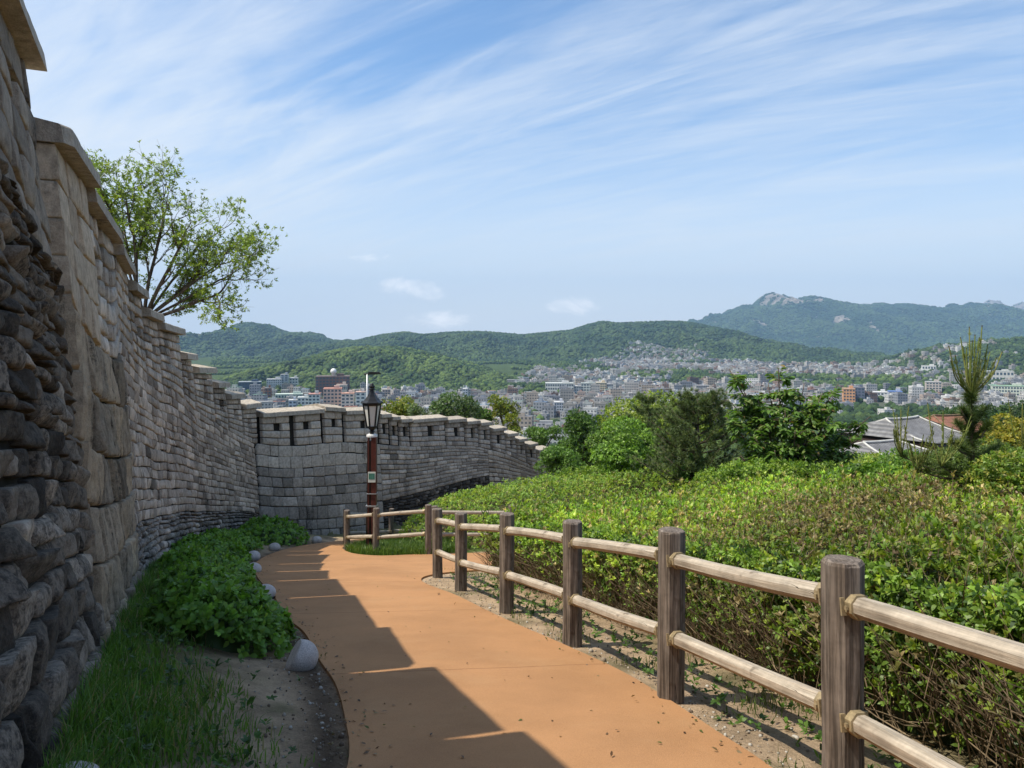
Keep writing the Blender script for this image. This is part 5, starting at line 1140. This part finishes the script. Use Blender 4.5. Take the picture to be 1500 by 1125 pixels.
hh = np.where(yy > 1300, np.minimum(hh, 10), hh); rot = .35 * n2(xx, yy, 1 / 220., 95, 2) * 2 + rng.normal(0, .08, n)
ci = rng.choice(8, n, p=np.array(WW) / sum(WW)); cri = rng.choice(6, n, p=np.array(RW) / sum(RW)); Cw = np.array(WALLC)[ci] * np.clip(rng.normal(1, .12, (n, 1)), .7, 1.3); Cr = np.array(ROOFC)[cri]
pxx = 750 + F_PX * xx / yy; vis = (pxx > 385) & (pxx < 1495) & ~((pxx > 385) & (pxx < 800) & (505 + F_PX * (CZ - zz_ - hh) / yy > 585)) & ~((pxx > 880) & (pxx < 1235) & (yy < 1000)); score = np.where(vis, wx_ * hh / yy ** 2, 0); order = np.argsort(-score); NI = 262; ind = order[:NI]; rest = order[NI:]
CN = ['off-white', 'white', 'grey-beige', 'brick', 'tan', 'blue-grey', 'dark brick', 'pinkish']; RN = ['grey', 'green', 'pale concrete', 'dark grey', 'red-brown', 'blue']
for i in ind:
    o1 = np.array([0.]); L_ = lambda v_: np.array([float(v_)])
    v1, f1, u1, c1_ = boxes(o1, o1, o1, L_(wx_[i]), L_(wy_[i]), L_(hh[i]), L_(0), Cw[i:i + 1], Cr[i:i + 1])
    hx = rng.uniform(-.2, .2) * wx_[i]; v2, f2, u2, c2_ = boxes(L_(hx), L_(.1 * wy_[i]), L_(hh[i]), L_(wx_[i] * .32), L_(wy_[i] * .35), L_(2.6), L_(0), Cw[i:i + 1] * .95, Cr[i:i + 1] * .9)
    v2[:, 2] = np.maximum(v2[:, 2], hh[i] - .05); u2 = u2 * 0
    pr = []   # parapet rim as four thin walls
    for (cx_, cy_, sx_, sy_) in ((0, -wy_[i] / 2, wx_[i] + .3, .3), (0, wy_[i] / 2, wx_[i] + .3, .3), (-wx_[i] / 2, 0, .3, wy_[i] - .35), (wx_[i] / 2, 0, .3, wy_[i] - .35)): pr.append(boxv((cx_, cy_, hh[i] + .42), (sx_, sy_, .9)))
    Vb = [v1, v2] + [p_[0] for p_ in pr]; offs = np.cumsum([0] + [len(q) for q in Vb]); Fb = np.concatenate([f1 + offs[0], f2 + offs[1]] + [p_[1] + offs[2 + j] for j, p_ in enumerate(pr)])
    U_ = np.concatenate([u1, u2] + [np.zeros((8, 2))] * 4); C_ = np.concatenate([c1_, c2_] + [np.repeat(Cw[i:i + 1], 8, 0)] * 4)
    o = mesh('city_building', np.concatenate(Vb), Fb, M['facade'], None, C_, False, U_); o.location = (xx[i], yy[i], zz_[i]); o.rotation_euler = (0, 0, rot[i])
    ht = 'two-storey' if hh[i] < 8 else 'three-storey' if hh[i] < 11 else 'four-storey' if hh[i] < 14 else 'tall'
    ar = 'low above the wall' if pxx[i] < 640 else 'above the descending wall' if pxx[i] < 800 else 'in the central city' if pxx[i] < 1060 else 'in the right-hand city'
    tag(o, f'{ht} {CN[ci[i]]} building with {RN[cri[i]]} roof {ar}', 'building', 'small buildings crowded in the valley')
v1, f1, u1, c1_ = boxes(xx[rest], yy[rest], zz_[rest], wx_[rest], wy_[rest], hh[rest], rot[rest], Cw[rest], Cr[rest])
sub = rest[rng.random(len(rest)) < .55]; v2, f2, u2, c2_ = boxes(xx[sub], yy[sub], zz_[sub] + hh[sub] + 7.9, wx_[sub] * .35, wy_[sub] * .4, np.full(len(sub), -5.4), rot[sub], Cw[sub], Cr[sub])
o = mesh('distant_city', np.concatenate([v1, v2]), np.concatenate([f1, f2 + len(v1)]), M['facade'], None, np.concatenate([c1_, c2_]), False, np.concatenate([u1, u2 * 0]))
tag(o, 'mass of tiny distant houses filling the valley and lower slopes', 'city', kind='stuff')
# trees between the houses
N = 34000; ty_ = 300 + 2300 * rng.random(N) ** .75; tpx = rng.uniform(310, 1570, N); tx_ = (tpx - 750) / F_PX * ty_; wdm = woods(tx_, ty_)
k = (rng.random(N) < np.clip((wdm + .08) * 3.4 + np.where(ty_ < 470, .5, .10) + np.where((tpx > 1120) & (ty_ > 1150), .5, 0) + np.where(tpx < 560, .3, 0), 0, 1)); tx_, ty_ = tx_[k], ty_[k]
bkey = set((int(a_ // 12), int(b_ // 12)) for a_, b_ in zip(xx, yy)); k = np.array([(int(a_ // 12), int(b_ // 12)) not in bkey for a_, b_ in zip(tx_, ty_)]); tx_, ty_ = tx_[k], ty_[k]
# keep the landmark fronts clear
tz_ = terr(tx_, ty_); r_ = rng.uniform(2.6, 4.8, len(tx_)); a = Acc(); tone = soft((n2(tx_, ty_, 1 / 60., 97, 2) + .3) / .6)[:, None]
crowns(a, np.stack([tx_, ty_, tz_ + r_ * .75], -1), r_, (np.array((.03, .058, .016)) * (1 - tone) + np.array((.07, .11, .026)) * tone) * np.clip(rng.normal(1, .25, (len(tx_), 1)), .5, 1.7), 1.0)
tag(a.build('valley_trees', M['crown'], None, True), 'trees and wooded pockets scattered between the valley houses', 'trees', kind='stuff')
# belt of dark trees below the city at the right
N = 230; bx = rng.uniform(55, 190, N); by = rng.uniform(120, 250, N); k = (750 + F_PX * bx / by > 1190); bx, by = bx[k], by[k]; bz = ground_z(bx, by, None, False); a = Acc()
for i in range(len(bx)):
    R_ = rng.uniform(2.4, 4.0); nn = 240; v = rndvec(nn); v[:, 2] = np.where(rng.random(nn) < .7, np.abs(v[:, 2]), v[:, 2]); lum = 1 + .35 * fbm(v * 2.1 + i * 3.3, 2)
    p = np.array([bx[i], by[i], bz[i] + R_ * 1.0]) + v * (R_ * lum * rng.uniform(.75, 1.0, nn))[:, None]
    rosettes(a, p, norm(v + rng.normal(0, .4, v.shape)), 4, .75, .5, np.array((.05, .095, .02)) * np.clip(rng.normal(1, .2), .6, 1.5) * np.ones((nn, 1)), (.6, 1.3), False)
tag(a.build('tree_belt', M['leaf']), 'dark belt of trees between the tiled roofs and the city at right', 'trees', kind='stuff')

# ------------------------------------------------------------------ tile-roofed houses
def hanok(label, px, py_ridge, py_eave, D, wpx, rot, depth, mat='tile', ridge_frac=.62, wallc=(.30, .20, .17)):
    r0 = at(px, py_ridge, D); e0 = at(px, py_eave, D); W_ = wpx / F_PX * D; gz_ = float(ground_z(r0[0], D, None, False)); root = empty('tiled_house', (float(r0[0]), D, gz_), rot); tag(root, label, 'house')
    ze = float(e0[2]) - gz_; zr = float(r0[2]) - gz_; n = 17; u = np.linspace(-1, 1, n); hw = W_ / 2; hd = depth / 2
    a = Acc(); V_, f = boxv((0, 0, ze / 2 - .6), (W_ * .84, depth * .72, ze + 1.0)); a.add(V_, f, wallc); a.build('walls', M['painted'], root)
    for k in range(7):
        V_, f = boxv((-W_ * .36 + k * W_ * .12, -depth * .36 - .03, ze - .95), (W_ * .075, .1, 1.1)); mesh('window', V_, f, M['glass'], root)
    roof = Acc(); m = 9; t_ = np.linspace(0, 1, m); U, T_ = np.meshgrid(u, t_, indexing='ij')
    for sgn in (-1, 1):
        curve = T_ ** 1.0; x = U * (hw * ridge_frac * (1 - T_) + hw * T_); y = sgn * hd * T_; z = zr + (ze - zr) * (1 - (1 - T_) ** 1.5) + .35 * np.abs(U) ** 3 * (T_ * .9 + .35) * (zr - ze) * .5
        I_ = np.arange(U.size).reshape(U.shape); f = np.stack([I_[:-1, :-1], I_[1:, :-1], I_[1:, 1:], I_[:-1, 1:]], -1).reshape(-1, 4); P_ = np.stack([x, y, z], -1)
        roof.add(P_.reshape(-1, 3), f); roof.add((P_ - np.array([0, 0, .22])).reshape(-1, 3), f[:, ::-1])
    for sgn in (-1, 1):   # gable ends with a hipped skirt
        q = np.array([(sgn * hw * ridge_frac, 0, zr + .17 * (zr - ze)), (sgn * hw, -hd, ze + .2 * (zr - ze)), (sgn * hw, hd, ze + .2 * (zr - ze))]); roof.add(q - np.array([sgn * .03, 0, .05]), np.array([[0, 1, 2]]))
    rf = roof.build('roof', M[mat], root, True)
    rid = Acc(); zz = zr + .35 * np.abs(u) ** 3 * .35 * (zr - ze) * .5
    tubes(rid, [(np.stack([u * hw * ridge_frac, 0 * u, zz + .06], -1), .10)], 6)
    for sx_ in (-1, 1):
        for sy_ in (-1, 1):
            t2 = np.linspace(0, 1, 9); tubes(rid, [(np.stack([sx_ * (hw * ridge_frac * (1 - t2) + hw * t2), sy_ * hd * t2, zr + (ze - zr) * (1 - (1 - t2) ** 1.5) + .35 * (t2 * .9 + .35) * (zr - ze) * .5 + .04], -1), .075)], 6)
    rid.build('ridge', M['ridge'] if mat == 'tile' else M['twig'], rf, True)
    return root
M['ridge'] = plain('lime mortar ridge', (.46, .46, .44), .8, 0, .25, 3)
M['brownroof'] = plain('red-brown roof', (.22, .10, .065), .8, 0, .3, 3)
hanok('grey tiled house with white ridges and pointed gable beyond the hedge', 1322, 614, 640, 58, 122, .5, 7.5)
hanok('lower grey tiled roof in front of the gabled house', 1290, 648, 664, 50, 112, .42, 6.0, wallc=(.42, .40, .36))
hanok('house with a red-brown roof right of the grey tiled one', 1392, 609, 628, 76, 78, .3, 6, 'brownroof', .8, (.45, .36, .28))

# ------------------------------------------------------------------ haze
a = Acc(); V_, f = boxv((0, 5000, 430), (17000, 11800, 1060)); V_[:, 1] = np.where(V_[:, 1] < 0, -900, V_[:, 1]); a.add(V_, f)
m = bpy.data.materials.new('haze air'); m.use_nodes = True; t = NT(m.node_tree); m.node_tree.nodes.clear()
pv = t.n('ShaderNodeVolumePrincipled'); pv.inputs['Density'].default_value = HAZE_DENSITY; pv.inputs['Color'].default_value = (.40, .66, 1.0, 1); pv.inputs['Anisotropy'].default_value = 0.0
t.n('ShaderNodeOutputMaterial', i_Volume=pv.outputs[0])
hz = a.build('haze', m); tag(hz, 'thin blue summer haze over the valley', 'haze', kind='stuff')
